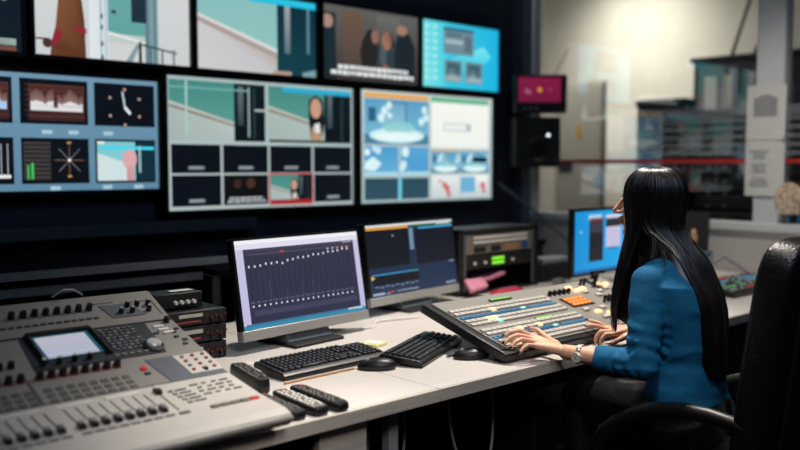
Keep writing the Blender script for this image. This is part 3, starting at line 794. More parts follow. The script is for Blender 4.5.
MB().lathe([(.009, 0), (.008, .005)], loc(.99, 2.035, .001), 12, ax).obj('rec_button', m_red, mx)
MB().box(loc(.99, 2.012, .002), (.014, .009, .004), rx(2.0)).obj('button', m_keydk, mx)
ts = MB()
for i in range(5): ts.use(m_key).box(loc(.995+i*.0035, 1.905-i*.018, .003), (.012, .007, .004), rx(1.88)); ts.use(m_keydk).box(loc(1.022+i*.0035, 1.905-i*.018, .003), (.03, .004, .003), rx(1.88))
ts.obj('transport_indicators', None, mx)
lg = MB()
for i in range(4):
    for j in range(4):
        y = 1.918-j*.02; lg.use(m_key).box(loc(1.065+i*.028+(.006 if j % 2 else 0), y, .003), (.012 if (i+j) % 3 else .022, .006, .0035), rx(y))
lg.obj('location_buttons', None, mx)
for i in range(5): MB().box(loc(1.047+i*.027, 1.782, .004), (.023, .013, .006), rx(1.782)).obj('transport_button', m_red if i == 4 else m_racktan, mx, .001)
MB().tube([(x, y, z) for x, y, z in [tuple(loc(.905, 2.405, .006)), tuple(loc(.93, 2.40, .03)), tuple(loc(.965, 2.41, .02)), tuple(loc(.99, 2.405, .004))]], .003, 6).obj('cable_end', m_greybox, mx)
for x in (.3, 1.1):
    for y in (1.80, 2.33): MB().cone((x-O.x, y-O.y, 0), (x-O.x, y-O.y, .035), .016, .016, 12).obj('foot', m_black, mx)

# =================================================================== RACK DEVICES BESIDE THE MIXER
def audio_unit(z, y, h, label, lamp):
    t = empty('audio_unit', (1.395, y, z), 0, label, 'audio device', 'audio units stacked beside the mixing console')
    MB().box((0, .13, h/2), (.25, .26, h-.002)).obj('case', m_rack, t, .003)
    MB().box((0, -.003, h/2), (.252, .008, h-.006)).obj('face', m_matblack, t, .001)
    MB().box((-.005, -.008, h*.68), (.085, .003, h*.22)).obj('label_strip', m_cab, t)
    MB().box((-.03, -.008, h*.28), (.12, .003, h*.12)).obj('stripe', m_ring, t)
    for i in range(5):
        MB().box((.055+i*.017, -.008, h*(.45 if i % 2 else .55)), (.009, .003, .007)).obj('led', m_ledr, t)
    for i in range(2): MB().lathe([(.008, 0), (.007, .01)], (.07+i*.035, -.007, h*.25), 12, (0, -1, 0)).obj('knob', m_black, t)
    return t
z = DZ
audio_unit(DZ, 2.52, .058, 'black audio unit with red lights, lowest in the stack beside the mixer', 0)
audio_unit(DZ+.059, 2.52, .058, 'black audio unit with red lights, middle of the stack beside the mixer', 0)
audio_unit(DZ+.118, 2.52, .05, 'black audio unit with red lights, topmost of the three beside the mixer', 0)
t = empty('headphone_amplifier', (1.375, 2.56, DZ+.17), 0, 'small black box with four pale knobs on top of the audio unit stack', 'audio device')
MB().box((0, .05, .027), (.17, .1, .052)).obj('case', m_black, t, .003)
for i in range(4): MB().lathe([(.007, 0), (.006, .012)], (-.015+i*.022, 0, .022), 12, (0, -1, 0)).obj('knob', m_keylt, t)
tag(MB().box((1.40, 2.60, DZ+.2255), (.08, .03, .0012)).obj('paper_label', m_paper), 'white paper strip lying on the small four-knob box', 'paper')

# =================================================================== TWIN MONITORS
def all_in_one(x, y, yaw, label, painter, tilt=7., W=.615):
    H, CH = .308, .036
    t = empty('computer_monitor', (x, y, DZ), yaw, label, 'monitor', 'silver-chinned desktop monitors')
    T = Matrix.Translation((0, 0, .045)) @ Matrix.Rotation(-R(tilt), 4, 'X')
    def put(mb, name, m, bev=0):
        mb.v = [tuple(T @ V(p)) for p in mb.v]; return mb.obj(name, m, t, bev)
    put(MB().box((0, .018, CH+H/2+.003), (W, .03, H+.008)), 'housing', m_bezel, .004)
    put(MB().box((0, .016, CH/2), (W, .034, CH)), 'chin', m_alu, .003)
    bz = MB()
    for (cx, cz, dx, dz) in ((0, CH+H+.002, W, .008), (-W/2+.005, CH+H/2, .01, H), (W/2-.005, CH+H/2, .01, H)): bz.box((cx, .0025, cz), (dx, .003, dz))
    put(bz, 'bezel', m_bezel)
    p = Paint(W-.02, H-.002); painter(p); o = p.obj('screen', t); o.data.transform(T @ Matrix.Translation((0, .0015, CH+H/2)))
    # wedge stand
    s = MB().add([(-.10, .02, .05), (.10, .02, .05), (.10, .06, .07), (-.10, .06, .07), (-.11, .0, .012), (.11, .0, .012), (.11, .15, .012), (-.11, .15, .012)],
                 [(0, 1, 2, 3), (4, 7, 6, 5), (0, 4, 5, 1), (1, 5, 6, 2), (2, 6, 7, 3), (3, 7, 4, 0)])
    s.obj('stand_neck', m_mixblue, t, .004)
    MB().box((0, .06, .006), (.24, .22, .012)).obj('stand_foot', m_matblack, t, .004)
    return t
def pic_faders(p):
    p.rect(0, 0, 1, 1, 'c9c3e0', 'bfbade'); p.layer()
    p.rect(0, 0, 1, .045, 'f2f0f6'); p.rect(0, .045, 1, .105, 'dfdcec'); p.rect(0, .955, 1, 1, '2f7fa0', '3c8fb0'); p.rect(.02, .94, .98, .956, '3f6f92')
    p.rect(.055, .105, .955, .94, '34344a', '2e3048'); p.layer()
    p.rect(.055, .105, .955, .14, '3f3f55'); p.rect(.08, .16, .93, .175, '584a58'); p.rect(.09, .80, .93, .86, '40415a')
    n = 20
    for i in range(n):
        u = .085+i*.0425
        p.rect(u-.002, .2, u+.002, .74, '1d1e2c'); p.rect(u+.014, .19, u+.016, .78, '262738'); p.rect(u-.012, .695, u+.014, .715, '5a5c74')
        if i in (3, 6, 9, 11, 12): p.rect(u+.009, .72-random.uniform(.08, .26), u+.012, .72, '4e6072')
    p.layer()
    for i in range(n):
        u = .085+i*.0425; v = .305-.01*i*.55+(.03 if i == 6 else 0) + (.008 if i%3 else 0)
        p.rect(u-.006, v-.016, u+.006, v+.010, 'd4d6e2'); p.rect(u-.006, .738, u+.006, .760, 'd0d3e0')
        if i > 14: p.rect(u-.01, .175, u+.01, .19, 'c78a84' if i > 16 else 'b7b4c6')
    p.rect(.33, .15, .36, .17, 'b5483c'); p.words(.86, .94, .115, .012, 'b9b9ca', .008, .02); p.words(.84, .97, .945, .02, 'dfe8f0', .008, .02)
all_in_one(1.872, 2.51, R(6.2), 'left desktop monitor with silver chin showing a lavender fader mixer window', pic_faders, 10.)
def pic_edit(p):
    p.rect(0, 0, 1, 1, '1b2a44', '1d2f4c'); p.layer()
    p.rect(0, 0, 1, .035, 'd8dce2'); p.rect(0, .035, .46, .075, 'd99a45'); p.rect(.46, .035, .52, .4, '35506e'); p.rect(.52, .035, 1, .075, '1f5f3e')
    p.rect(0, .075, .455, .60, '0a101c', '0b121f'); p.rect(.53, .11, 1, .62, '0b1220', '0c1423'); p.rect(.58, .08, 1, .105, '3fa2d8')
    p.rect(.03, .69, .54, .705, '3d9ed0'); p.rect(.03, .71, .54, .84, '0b111d'); p.rect(.46, .69, .54, .71, '3f8f4a'); p.layer()
    for k in range(11): p.rect(.468, .09+k*.028, .51, .105+k*.028, '8fb0c8')
    p.disc(.28, .17, .003, 'e8eaf0'); p.poly([(.015, .70), (.06, .735), (.015, .76)], 'd9b54c')
    for k in range(9): p.rect(.05+k*.055, .855+.012*(k % 2), .085+k*.055, .868+.012*(k % 2), '8fa0b6')
    for (a, b, c) in ((.02, .14, 'c6d2e0'), (.18, .25, 'c0484a'), (.28, .52, '93a4ba'), (.86, .98, 'b7c4d4')): p.words(a, b, .945, .02, c, .006, .02)
    p.words(.92, .98, .63, .012, 'c3ccd8', .006, .02); p.words(.02, .2, .965, .015, '7fb0d8', .01, .03); p.words(.8, .97, .04, .02, 'e8f2ea', .01, .02)
all_in_one(2.662, 2.775, R(8.5), 'right desktop monitor with silver chin showing a dark blue editing interface', pic_edit, 7., .64)

# =================================================================== KEYBOARDS, MICE, SMALL DESK THINGS
def keyboard(x, y, yaw, label, W=.43, D=.155):
    t = empty('keyboard', (x, y, DZ), yaw, label, 'keyboard', 'black desktop keyboards')
    T = Matrix.Rotation(R(6), 4, 'X')
    b = MB(); b.M = T; b.prism([(-D/2, .0), (-D/2, .012), (-D/2+.012, .02), (D/2-.006, .02), (D/2, .014), (D/2, .0)], 0, -W/2, W/2)
    for v in range(len(b.v)): b.v[v] = (b.v[v][0], b.v[v][1], b.v[v][2]+.009)
    b.obj('body', m_kbody, t, .003)
    k = MB(); k.M = Matrix.Translation((0, 0, .009)) @ T
    for r in range(6):
        yy = D/2-.02-r*.0205-(.004 if r else 0); 
        def row(x0, x1, n, skip=()):
            pw = (x1-x0)/n
            for i in range(n):
                if i in skip: continue
                k.box((x0+pw*(i+.5), yy, .0235), (pw-.003, .0165, .008), None, .82)
        if r == 5:
            xx = -W/2+.012
            for wd in (.024, .022, .024, .11, .024, .022, .026):
                k.box((xx+wd/2, yy, .0235), (wd-.003, .0165, .008), None, .9); xx += wd+.0005
        else: row(-W/2+.012, W/2-.162, 14)
        row(W/2-.155, W/2-.1, 3, ((0, 2) if r == 4 else ((0, 1, 2) if r == 3 else ())))
        if r: row(W/2-.092, W/2-.012, 4)
    k.obj('keys', m_keycap, t, .001, 1)
    l = MB(); l.M = Matrix.Translation((0, 0, .009)) @ T
    for i in range(3): l.box((W/2-.075+i*.02, D/2-.02, .0205), (.006, .003, .001))
    l.obj('indicator_lamp', m_greybox, t)
    return t
keyboard(1.675, 2.185, R(2.5), 'black keyboard on the desk in front of the left monitor')
keyboard(2.035, 2.10, R(26), 'black keyboard set at an angle beside the switcher', .42, .15)
def mouse(x, y, yaw, label):
    t = empty('computer_mouse', (x, y, DZ), yaw, label, 'mouse', 'black computer mice')
    rings = []
    for k, (z, s) in enumerate(((.001, .94), (.008, 1.), (.018, .97), (.027, .82), (.033, .55), (.0355, .2))):
        rings.append([(.034*s*math.cos(a)*(1-.08*math.sin(a)), .062*s*math.sin(a)-(.004*k/5), z-(.006*max(0, math.sin(a))*k/5)) for a in [2*PI*j/28 for j in range(28)]])
    MB().rings(rings).obj('shell', m_black, t, 0, 2, 60)
    MB().lathe([(.006, -.0035), (.0075, 0), (.006, .0035)], (0, .03, .0275), 16, (1, 0, 0)).obj('scroll_wheel', m_greybox, t)
    MB().box((0, .045, .0235), (.0012, .02, .004)).obj('button_seam', m_matblack, t)
    return t
mouse(1.772, 2.035, R(52), 'black mouse on the desk in front of the left keyboard')
mouse(2.100, 1.937, R(58), 'black mouse beside the front corner of the switcher')
tag(MB().tube([(2.05, 1.975, DZ+.008), (2.05, 2.0, DZ+.004), (2.12, 2.0, DZ+.0035), (2.24, 2.03, DZ+.0035), (2.30, 2.12, DZ+.0035), (2.34, 2.24, DZ+.0035)], .0025, 6).obj('mouse_cord', m_black), 'thin black mouse cable lying on the desk beside the switcher', 'cable')
t = empty('sticky_pad', (1.995, 2.31, DZ), R(20), 'pale yellow note pad on the desk between the two keyboards', 'note pad')
MB().box((0, 0, .006), (.075, .07, .011)).obj('pad', m_yellow, t, .001); MB().box((.003, .002, .0125), (.06, .05, .0012)).obj('top_sheet', m_paper, t)
tag(MB().box((1.49, 2.355, DZ+.003), (.07, .045, .006), Matrix.Rotation(R(15), 3, 'Z')).obj('white_card', m_paper, None, .001), 'small white card on the desk behind the left keyboard', 'card')
t = empty('usb_dongle', (1.76, 2.36, DZ), R(30), 'tiny black adapter on the desk under the left monitor', 'adapter')
MB().box((0, 0, .006), (.03, .014, .011)).obj('body', m_black, t, .002); MB().box((.02, 0, .006), (.012, .011, .006)).obj('plug', m_silver, t)
t = empty('pencil', (1.585, 2.075, DZ+.0035), R(2), 'thin tan pencil lying in front of the left keyboard', 'pencil')
MB().cone((-.14, 0, 0), (.13, 0, 0), .0034, .0034, 6).obj('shaft', m_wood, t); MB().cone((.13, 0, 0), (.15, 0, 0), .0034, .0006, 6).obj('tip', m_yellow, t)

def remote(a, b, w, label, face, keym, thick=.022, fat=False):
    a = Vector((a[0], a[1])); b = Vector((b[0], b[1])); L = (b-a).length; d = (b-a)/L
    c = (a+b)/2
    t = empty('remote_control', (c.x, c.y, DZ), math.atan2(d.y, d.x)-PI/2, label, 'remote control', 'remote controls on the desk')
    n = 10; rings = []
    for k, (z, s) in enumerate(((.0, .86), (.006, 1.), (thick*.75, 1.), (thick, .9))):
        rr = []
        for q in range(32):
            w_ = 2*PI*q/32; ex = 5
            cx = math.copysign(abs(math.cos(w_))**(2/ex), math.cos(w_)); sy = math.copysign(abs(math.sin(w_))**(2/ex), math.sin(w_))
            kk = 1-.08*(sy+1)/2 if not fat else 1-.25*max(0, -sy*.6+.2)
            rr.append((w/2*s*cx*kk, (L/2-(w/2*(1-s)))*sy, z))
        rings.append(rr)
    MB().rings(rings).obj('body', m_black, t, 0, 2, 50)
    MB().box((0, .0, thick+.0006), (w*.74, L*.86, .0016)).obj('face_plate', face, t, .0008)
    k = MB().use(keym)
    for r in range(11):
        for q in range(3 if r % 4 else 2):
            x = (-.27+.27*q)*w if r % 4 else (-.22+.44*q)*w
            k.box((x, -L*.36+r*L*.072, thick+.0025), (w*.17, L*.04, .003), None, .85)
    k.use(m_red).box((w*.22, L*.40, thick+.0025), (w*.14, L*.03, .003))
    k.obj('keys', None, t)
    return t
remote((1.398, 1.735), (1.415, 1.98), .052, 'long black remote, rightmost of the row beside the mixer', m_matblack, m_key)
remote((1.333, 1.74), (1.352, 1.97), .056, 'black remote with pale grey key field, middle of the row beside the mixer', m_racktan, m_keylt)
remote((1.268, 1.745), (1.283, 1.97), .05, 'dark remote lying tight against the side of the mixer', m_mixdark, m_key)
o = remote((1.345, 2.02), (1.40, 2.26), .055, 'thick black remote lying between the mixer and the left keyboard', m_kbody, m_key, .04, True)

tag(MB().tube(interp([V(q) for q in ((2.02, 2.66, DZ+.006), (2.12, 2.58, DZ+.005), (2.22, 2.57, DZ+.005), (2.30, 2.64, DZ+.005), (2.42, 2.62, DZ+.005), (2.50, 2.60, DZ+.005))], 24), .0045, 8).obj('desk_cable', m_keylt), 'pale cable curling on the desk between the twin monitors', 'cable')
# =================================================================== EQUIPMENT RACK
rk = empty('equipment_rack', (3.35, 2.93, DZ), R(2), 'black desktop equipment rack behind the switcher, right of the twin monitors', 'rack')
W2, H2, D2 = .64, .325, .12
for x in (-W2/2+.02, W2/2-.02): MB().box((x, .06, H2/2), (.04, .2, H2)).obj('side_panel', m_rack, rk, .004)
MB().box((0, .06, H2-.012), (W2, .2, .024)).obj('top_panel', m_rack, rk, .004)
MB().box((0, .06, .006), (W2, .2, .012)).obj('base_panel', m_rack, rk)
MB().box((0, .155, H2/2), (W2-.06, .006, H2-.03)).obj('back_panel', m_matblack, rk)
for s in (-1, 1):
    MB().box((s*(W2/2-.049), -.035, H2/2), (.016, .006, H2-.04)).obj('mounting_rail', m_console, rk)
def rack_unit(z, h, label, face):
    t = empty('rack_unit', (3.35, 2.93, DZ+z), R(2), label, 'rack unit', 'units mounted in the black equipment rack')
    MB().box((0, .035, h/2), (.52, .13, h-.004)).obj('chassis', m_rack, t)
    MB().box((0, -.033, h/2), (.52, .006, h-.004)).obj('face', face, t, .001)
    return t
t = rack_unit(.198, .10, 'tan-faced control unit with two rows of white keys in the rack', m_racktan)
k = MB()
for r in range(2):
    for i in range(22): k.box((-.20+i*.0195, -.038, .083-r*.022), (.016, .006, .013))
k.obj('key_row', m_keylt, t)
for x, w in ((-.16, .085), (-.035, .07)): MB().box((x, -.038, .024), (w, .004, .026)).obj('display', m_matblack, t)
k = MB()
for r in range(2):
    for i in range(6): k.box((.04+i*.02, -.038, .034-r*.018), (.014, .005, .01))
k.obj('small_keys', m_wood, t)
MB().lathe([(.022, 0), (.019, .012)], (.2, -.036, .03), 20, (0, -1, 0)).obj('knob', m_blueknob, t)
t = rack_unit(.125, .07, 'black unit with glowing green keys in the rack', m_matblack)
g = MB()
for r in range(2):
    for i in range(5): g.box((-.055+i*.019, -.038, .046-r*.022), (.0155, .006, .015))
g.obj('green_keys', m_green, t)
for x in (-.2, -.12, .1): MB().lathe([(.008, 0), (.007, .01)], (x, -.036, .03), 12, (0, -1, 0)).obj('knob', m_keylt, t)
# pink cloth and pouch in front of / inside the open bay
def sheet(name, pts_u, m, label, cat, z0, amp=.012, seed=1., thick=.01):
    rows = []
    (a, b, c, d) = [Vector(q) for q in pts_u]
    for i in range(9):
        rr = []
        for j in range(9):
            u, v = i/8, j/8
            q = a*(1-u)*(1-v)+b*u*(1-v)+c*u*v+d*(1-u)*v
            rr.append((q.x, q.y, q.z+amp*(.5+.5*noise.noise(Vector((u*4, v*4, seed))))))
        rows.append(rr)
    mb = MB(); mb.grid(rows); o = mb.obj(name, m, None, 0, 2, 60); s = o.modifiers.new('s', 'SOLIDIFY'); s.thickness = thick; s.offset = -1; tag(o, label, cat); return o
sheet('pink_cloth', [(3.10, 2.90, .775), (3.40, 2.90, .815), (3.42, 2.985, .825), (3.12, 2.99, .785)], m_pink, 'folded pink cloth lying in the open bay of the rack', 'cloth', 0, .02, 1., .02)
sheet('pink_cloth', [(3.03, 2.80, .752), (3.17, 2.82, .765), (3.18, 2.875, .80), (3.05, 2.865, .795)], m_pink, 'small folded pink cloth at the left foot of the rack', 'cloth', 0, .01, 4., .02)
t = empty('pouch', (3.30, 2.80, DZ), R(6), 'crimson zip pouch on the desk before the rack', 'pouch')
MB().rings([[(.13*s*math.copysign(abs(math.cos(a))**.5, math.cos(a)), .035*s*math.copysign(abs(math.sin(a))**.6, math.sin(a)), z) for a in [2*PI*j/24 for j in range(24)]] for z, s in ((.001, .95), (.008, 1.), (.02, .9), (.027, .6))]).obj('body', m_crim, t, 0, 2, 60)
MB().box((0, 0, .028), (.15, .006, .004)).obj('zipper', m_pink, t)

# =================================================================== SWITCHER PANEL
sw = empty('video_switcher', (2.65, 2.0, DZ), 0, 'wide grey video switcher panel with rows of lit keys, tilted on the desk', 'video switcher')
SX0, SX1, SY0, SY1 = 2.112, 3.22, 1.792, 2.185
SA = math.atan2(.884-.767, SY1-SY0); SL = math.hypot(.884-.767, SY1-SY0)
B4 = Matrix.Translation((0, SY0-2.0, .767-DZ)) @ Matrix.Rotation(SA, 4, 'X')     # local: x = world x - 2.65, y up the slope, z out
def S(mb, name, m=None, bev=0., parent=sw):
    mb.v = [tuple(B4 @ V(p)) for p in mb.v]; return mb.obj(name, m, parent, bev)
SW = SX1-SX0; SC = (SX0+SX1)/2-2.65
S(MB().box((SC, SL/2, -.020), (SW, SL, .032)), 'chassis', m_black, .006)
S(MB().box((SC+.004, SL/2+.006, -.002), (SW-.06, SL-.04, .006)), 'top_plate', m_swtop, .002)
MB().box((SC+.12, .16, .042), (SW-.55, .02, .082)).obj('rear_support', m_matblack, sw)
# lower front block resting on the desk
MB().box((SC, -.150, .0035), (SW-.03, .03, .006)).obj('front_support', m_black, sw)
def swx(x): return x-2.65
def keyrow(y, x0, x1, n, m, name='key_row', w=.98, d=.018, h=.008, lit=None):
    pw = (x1-x0)/n; mb = MB()
    for i in range(n):
        mb.use((lit or {}).get(i, m)); mb.box((swx(x0)+pw*(i+.5), y, .004), (pw*w, d, h), None, .88)
    return S(mb, name)
# main crosspoint rows (front bank and rear bank) : white keys with lit keys, blue name displays between them
for (yb, sh) in ((.045, .0), (.20, -.0)):
    keyrow(yb, 2.15, 2.68, 20, m_keywht, lit={6: m_lampc, 2: m_lampw} if sh == 0 and yb < .1 else {5: m_lampc})
    keyrow(yb+.026, 2.15, 2.68, 20, m_keywht, lit={4: m_lampw, 5: m_lampw} if yb > .1 else {3: m_lampw, 4: m_lampw})
    S(MB().box((swx(2.33), yb+.054, .003), (.35, .016, .005)), 'name_display', m_blue)
    S(MB().box((swx(2.60), yb+.054, .003), (.16, .016, .005)), 'name_display', m_blue)
    keyrow(yb+.054, 2.17, 2.50, 12, m_blue, 'display_segments', .8, .012, .0075, {11: m_lampc})
    keyrow(yb+.082, 2.15, 2.68, 20, m_keywht, lit={6: m_lampw, 10: m_lampw} if yb < .1 else {7: m_lampw})
    keyrow(yb+.108, 2.15, 2.68, 20, m_keywht)
S(MB().box((swx(2.50), .163, .004), (.10, .014, .006)), 'green_display', m_mixdark); keyrow(.163, 2.455, 2.545, 6, m_green, 'green_segments', .8, .007, .009)
S(MB().box((swx(2.46), .345, .004), (.12, .012, .006)), 'green_display', m_mixdark); keyrow(.345, 2.405, 2.515, 6, m_green, 'green_segments', .8, .006, .009)
# effects section
S(MB().box((swx(2.795), .235, .003), (.135, .075, .006)), 'orange_keypad_base', m_black)
for r in range(3): keyrow(.213+r*.022, 2.735, 2.855, 5, m_lampo, 'orange_keys', .8, .016, .010)
for i in range(5): S(MB().lathe([(.009, 0), (.0085, .018), (.006, .022)], (swx(2.72)+i*.03, .315, .0), 14), 'knob', m_black)
for (x, y, m) in ((2.80, .135, m_lampw), (2.845, .11, m_lampw), (2.86, .16, m_keywht), (2.91, .12, m_keywht), (2.95, .325, m_lampw), (2.93, .295, m_keywht), (2.88, .345, m_lampw), (2.90, .315, m_lampw), (2.97, .255, m_keywht), (3.02, .285, m_keywht), (3.08, .30, m_keywht), (3.05, .08, m_keywht), (3.10, .25, m_keywht), (2.76, .165, m_keywht), (2.79, .09, m_keywht), (3.0, .09, m_keywht), (3.12, .33, m_lampw), (3.08, .34, m_lampw)):
    S(MB().box((swx(x), y, .005), (.036, .02, .01), None, .88), 'lit_key', m, .002)
def lever(x, y, n):
    for i in range(n):
        S(MB().lathe([(.006, 0), (.0055, .02), (.008, .022), (.007, .03)], (swx(x)+i*.026, y, 0), 12), 'toggle', m_black)
lever(2.93, .20, 3); lever(3.03, .21, 4); lever(2.98, .36, 2)
for (x, y) in ((2.985, .185), (3.06, .345)):
    S(MB().box((swx(x), y, .003), (.03, .10, .006)), 'fader_slot', m_black)
    S(MB().box((swx(x), y, .03), (.012, .016, .05)), 'lever_arm', m_black, .002); S(MB().cone((swx(x)-.04, y, .058), (swx(x)+.04, y, .058), .009, .009, 12), 'lever_handle', m_black)

# =================================================================== BLUE MONITOR + CLUTTER BEHIND
t = empty('computer_monitor', (3.90, 2.66, DZ), R(3), 'black monitor with a bright azure desktop in front of the seated woman', 'monitor')
MB().box((0, .02, .24), (.535, .035, .355)).obj('housing', m_bezel, t, .006)
p = Paint(.51, .32); p.rect(0, 0, 1, 1, '0e8fd6', '18a6e6', True); p.layer(); p.rect(.0, .95, 1, 1, '0a6aa8')
p.rect(.24, .06, .50, .14, 'a9cfe6'); p.rect(.26, .12, .53, .83, '191b22'); p.rect(.58, .10, .88, .62, 'c5bfdc'); p.layer(); p.rect(.26, .14, .53, .17, '8c3a40'); p.rect(.27, .19, .52, .36, '3a3648'); p.rect(.58, .14, .88, .28, '23242e'); p.rect(.58, .08, .88, .12, 'd9dbe6'); p.disc(.11, .33, .006, 'c6ecff'); p.words(.62, .8, .63, .02, '204060', .01, .04)
p.obj('screen', t, (0, .001, .24))
MB().cone((0, .045, .01), (0, .045, .2), .02, .016, 16).obj('stand_pole', m_black, t)
MB().lathe([(.10, 0), (.10, .008), (.03, .014), (.02, .03)], (0, .035, 0), 28).obj('stand_foot', m_black, t)
t = empty('equipment_case', (3.86, 2.98, DZ), R(-4), 'low dark equipment case between the rack and the blue monitor', 'case')
MB().box((0, 0, .05), (.26, .12, .10)).obj('case', m_rack, t, .006); MB().box((-.03, -.062, .05), (.10, .004, .06)).obj('face', m_matblack, t, .002)
t = empty('media_player', (3.87, 2.98, DZ+.1), R(-4), 'slim silver box with a blue light on the dark equipment case', 'device')
MB().box((0, 0, .016), (.22, .10, .03)).obj('case', m_greybox, t, .005); MB().box((.06, -.051, .02), (.03, .004, .012)).obj('light', m_blue, t)
t = empty('power_adapter', (3.72, 2.80, DZ), R(10), 'small white power adapter on the desk behind the switcher', 'adapter')
MB().box((0, 0, .02), (.06, .05, .04)).obj('body', m_keylt, t, .005); MB().cone((.03, 0, .02), (.05, 0, .02), .006, .004, 8).obj('strain_relief', m_keylt, t)
for pts, lab in (([(4.08, 3.0, DZ+.011), (4.18, 3.02, .80), (4.32, 3.2, .92), (4.45, 3.6, 1.1), (4.6, 4.08, 1.3)], 'thick black cable rising behind the equipment case to the wall'), ([(4.30, 2.75, DZ+.011), (4.4, 2.8, DZ+.03), (4.5, 2.72, DZ+.1), (4.56, 2.62, DZ+.05), (4.60, 2.5, DZ+.012)], 'black cable arching over the desk near the phone')):
    tag(MB().tube(pts, .009, 8).obj('black_cord', m_black), lab, 'cable')
for pts, lab in (([(4.62, 2.46, DZ+.006), (4.66, 2.44, DZ+.07), (4.74, 2.40, DZ+.11), (4.82, 2.34, DZ+.05), (4.86, 2.3, DZ+.006)], 'thin curled cable standing on the desk behind the lit keypad'),):
    tag(MB().tube(pts, .006, 8).obj('grey_cord', m_pillar), lab, 'cable')
# control keypad
t = empty('control_keypad', (4.27, 2.07, DZ), R(0), 'black control keypad with rows of coloured lit keys at the right of the desk', 'keypad')
T = Matrix.Rotation(R(8), 4, 'X')
b = MB(); b.M = Matrix.Translation((0, 0, .022)) @ T; b.box((0, 0, .01), (.58, .22, .03)); b.obj('body', m_black, t, .006)
kc = [M_('key_glow_'+n, c, .4, emit=c, estr=e) for n, c, e in (('white', 'aab4b8', .4), ('blue', '2f7fe0', .8), ('cyan', '4fc0e0', .7), ('green', '5fc06a', .7), ('red', 'c05040', .6), ('amber', 'b89060', .5), ('dim', '4f585c', .15))]
pat = ((0, 0, 6, 0, 6, 4, 4, 4, 0, 6), (0, 1, 2, 1, 2, 0, 6, 0, 6, 0), (0, 3, 0, 6, 6, 6, 0, 3, 6, 0), (0, 3, 3, 3, 6, 3, 0, 6, 0, 6))
for r in range(5):
    for i in range(16):
        k = MB(); k.M = Matrix.Translation((0, 0, .022)) @ T; k.box((-.25+i*.0335, .077-r*.038, .0262), (.0145, .012, .004), None, .85); k.obj('key', kc[pat[r % 4][i % 10]], t)
# phone-like unit and device by the partition
t = empty('desk_phone', (4.80, 2.62, DZ), R(-70), 'dark desk phone with upright display by the partition wall', 'phone')
MB().box((0, 0, .05), (.20, .17, .10)).obj('base', m_greybox, t, .01); MB().box((0, -.01, .115), (.19, .15, .03)).obj('teal_tray', m_teal, t, .006)
T = Matrix.Translation((0, .02, .13)) @ Matrix.Rotation(R(-12), 4, 'X')
b = MB(); b.M = T; b.box((0, 0, .115), (.15, .02, .23)); b.obj('display_housing', m_matblack, t, .005)
b = MB(); b.M = T; b.use(m_wood).ell((-.01, -.012, .07), (.022, .004, .035)); b.use(m_skin).ell((-.012, -.0125, .11), (.014, .004, .018)); b.obj('picture', None, t)

# =================================================================== CHAIR
ch = empty('office_chair', (2.63, 1.39, 0), R(0), 'black leather office chair with looped armrests under the seated woman', 'chair')
def softbox(mb, c, d, n=10, e=5., bend=0., pinch=0.):
    """super-ellipsoid cushion"""
    rings = []
    for i in range(1, n):
        a = -PI/2+PI*i/n; rr = []
        for j in range(4*n):
            w = 2*PI*j/(4*n)
            f = lambda t: math.copysign(abs(t)**(2/e), t)
            x = f(math.cos(a))*f(math.cos(w)); y = f(math.cos(a))*f(math.sin(w)); z = f(math.sin(a))
            rr.append((c[0]+d[0]/2*x, c[1]+d[1]/2*y+bend*x*x-pinch*z, c[2]+d[2]/2*z))
        rings.append(rr)
    mb.rings(rings); return mb
softbox(MB(), (0, .0, .385), (.52, .50, .11), 10, 4).obj('seat', m_leather, ch, 0, 2, 60)
def tilted(mb): mb.M = Matrix.Translation((0, -.28, .36)) @ Matrix.Rotation(R(7), 4, 'X'); return mb
softbox(tilted(MB()), (0, 0, .40), (.58, .12, .82), 14, 7, .03).obj('backrest', m_leather, ch, 0, 2, 60)
cs = MB(); tilted(cs)
for z in (.20, .40, .60): softbox(cs, (0, .045, z-.0), (.44, .06, .185), 8, 5, .03)
cs.obj('back_cushion', m_leather, ch, 0, 2, 60)
rs = MB(); tilted(rs); softbox(rs, (0, -.055, .40), (.46, .04, .66), 10, 8, .02); rs.obj('back_shell', m_black, ch, 0, 2, 60)
for s in (-1, 1):
    x = s*.30
    x += .03 if s < 0 else 0
    pts = [(x, -.31, .60), (x, -.288, .615), (x, -.235, .630), (x, -.16, .637), (x, -.077, .636), (x, .0, .622), (x, .08, .592), (x, .15, .552), (x, .20, .51), (x, .228, .455), (x*.97, .215, .40), (x*.9, .16, .352), (x*.82, .08, .332)]
    MB().tube(pts, [.018, .02, .022, .024, .025, .025, .025, .024, .023, .022, .021, .02, .02], 12, 1.0, (1, 0, 0)).obj('armrest', m_black, ch, 0, 2, 60)
MB().cone((0, 0, .12), (0, 0, .335), .03, .025, 20).obj('gas_column', m_black, ch)
MB().box((0, 0, .327), (.46, .3, .02)).obj('seat_plate', m_black, ch, .004)
for i in range(5):
    a = 2*PI*i/5+.3
    o = MB().tube([(0, 0, .12), (.15*math.cos(a), .15*math.sin(a), .11), (.30*math.cos(a), .30*math.sin(a), .075)], [.03, .025, .018], 10, .7).obj('base_leg', m_black, ch)
    MB().lathe([(.022, -.012), (.026, -.008), (.026, .008), (.022, .012)], (.30*math.cos(a), .30*math.sin(a), .027), 18, (-math.sin(a), math.cos(a), 0)).obj('caster', m_black, o)

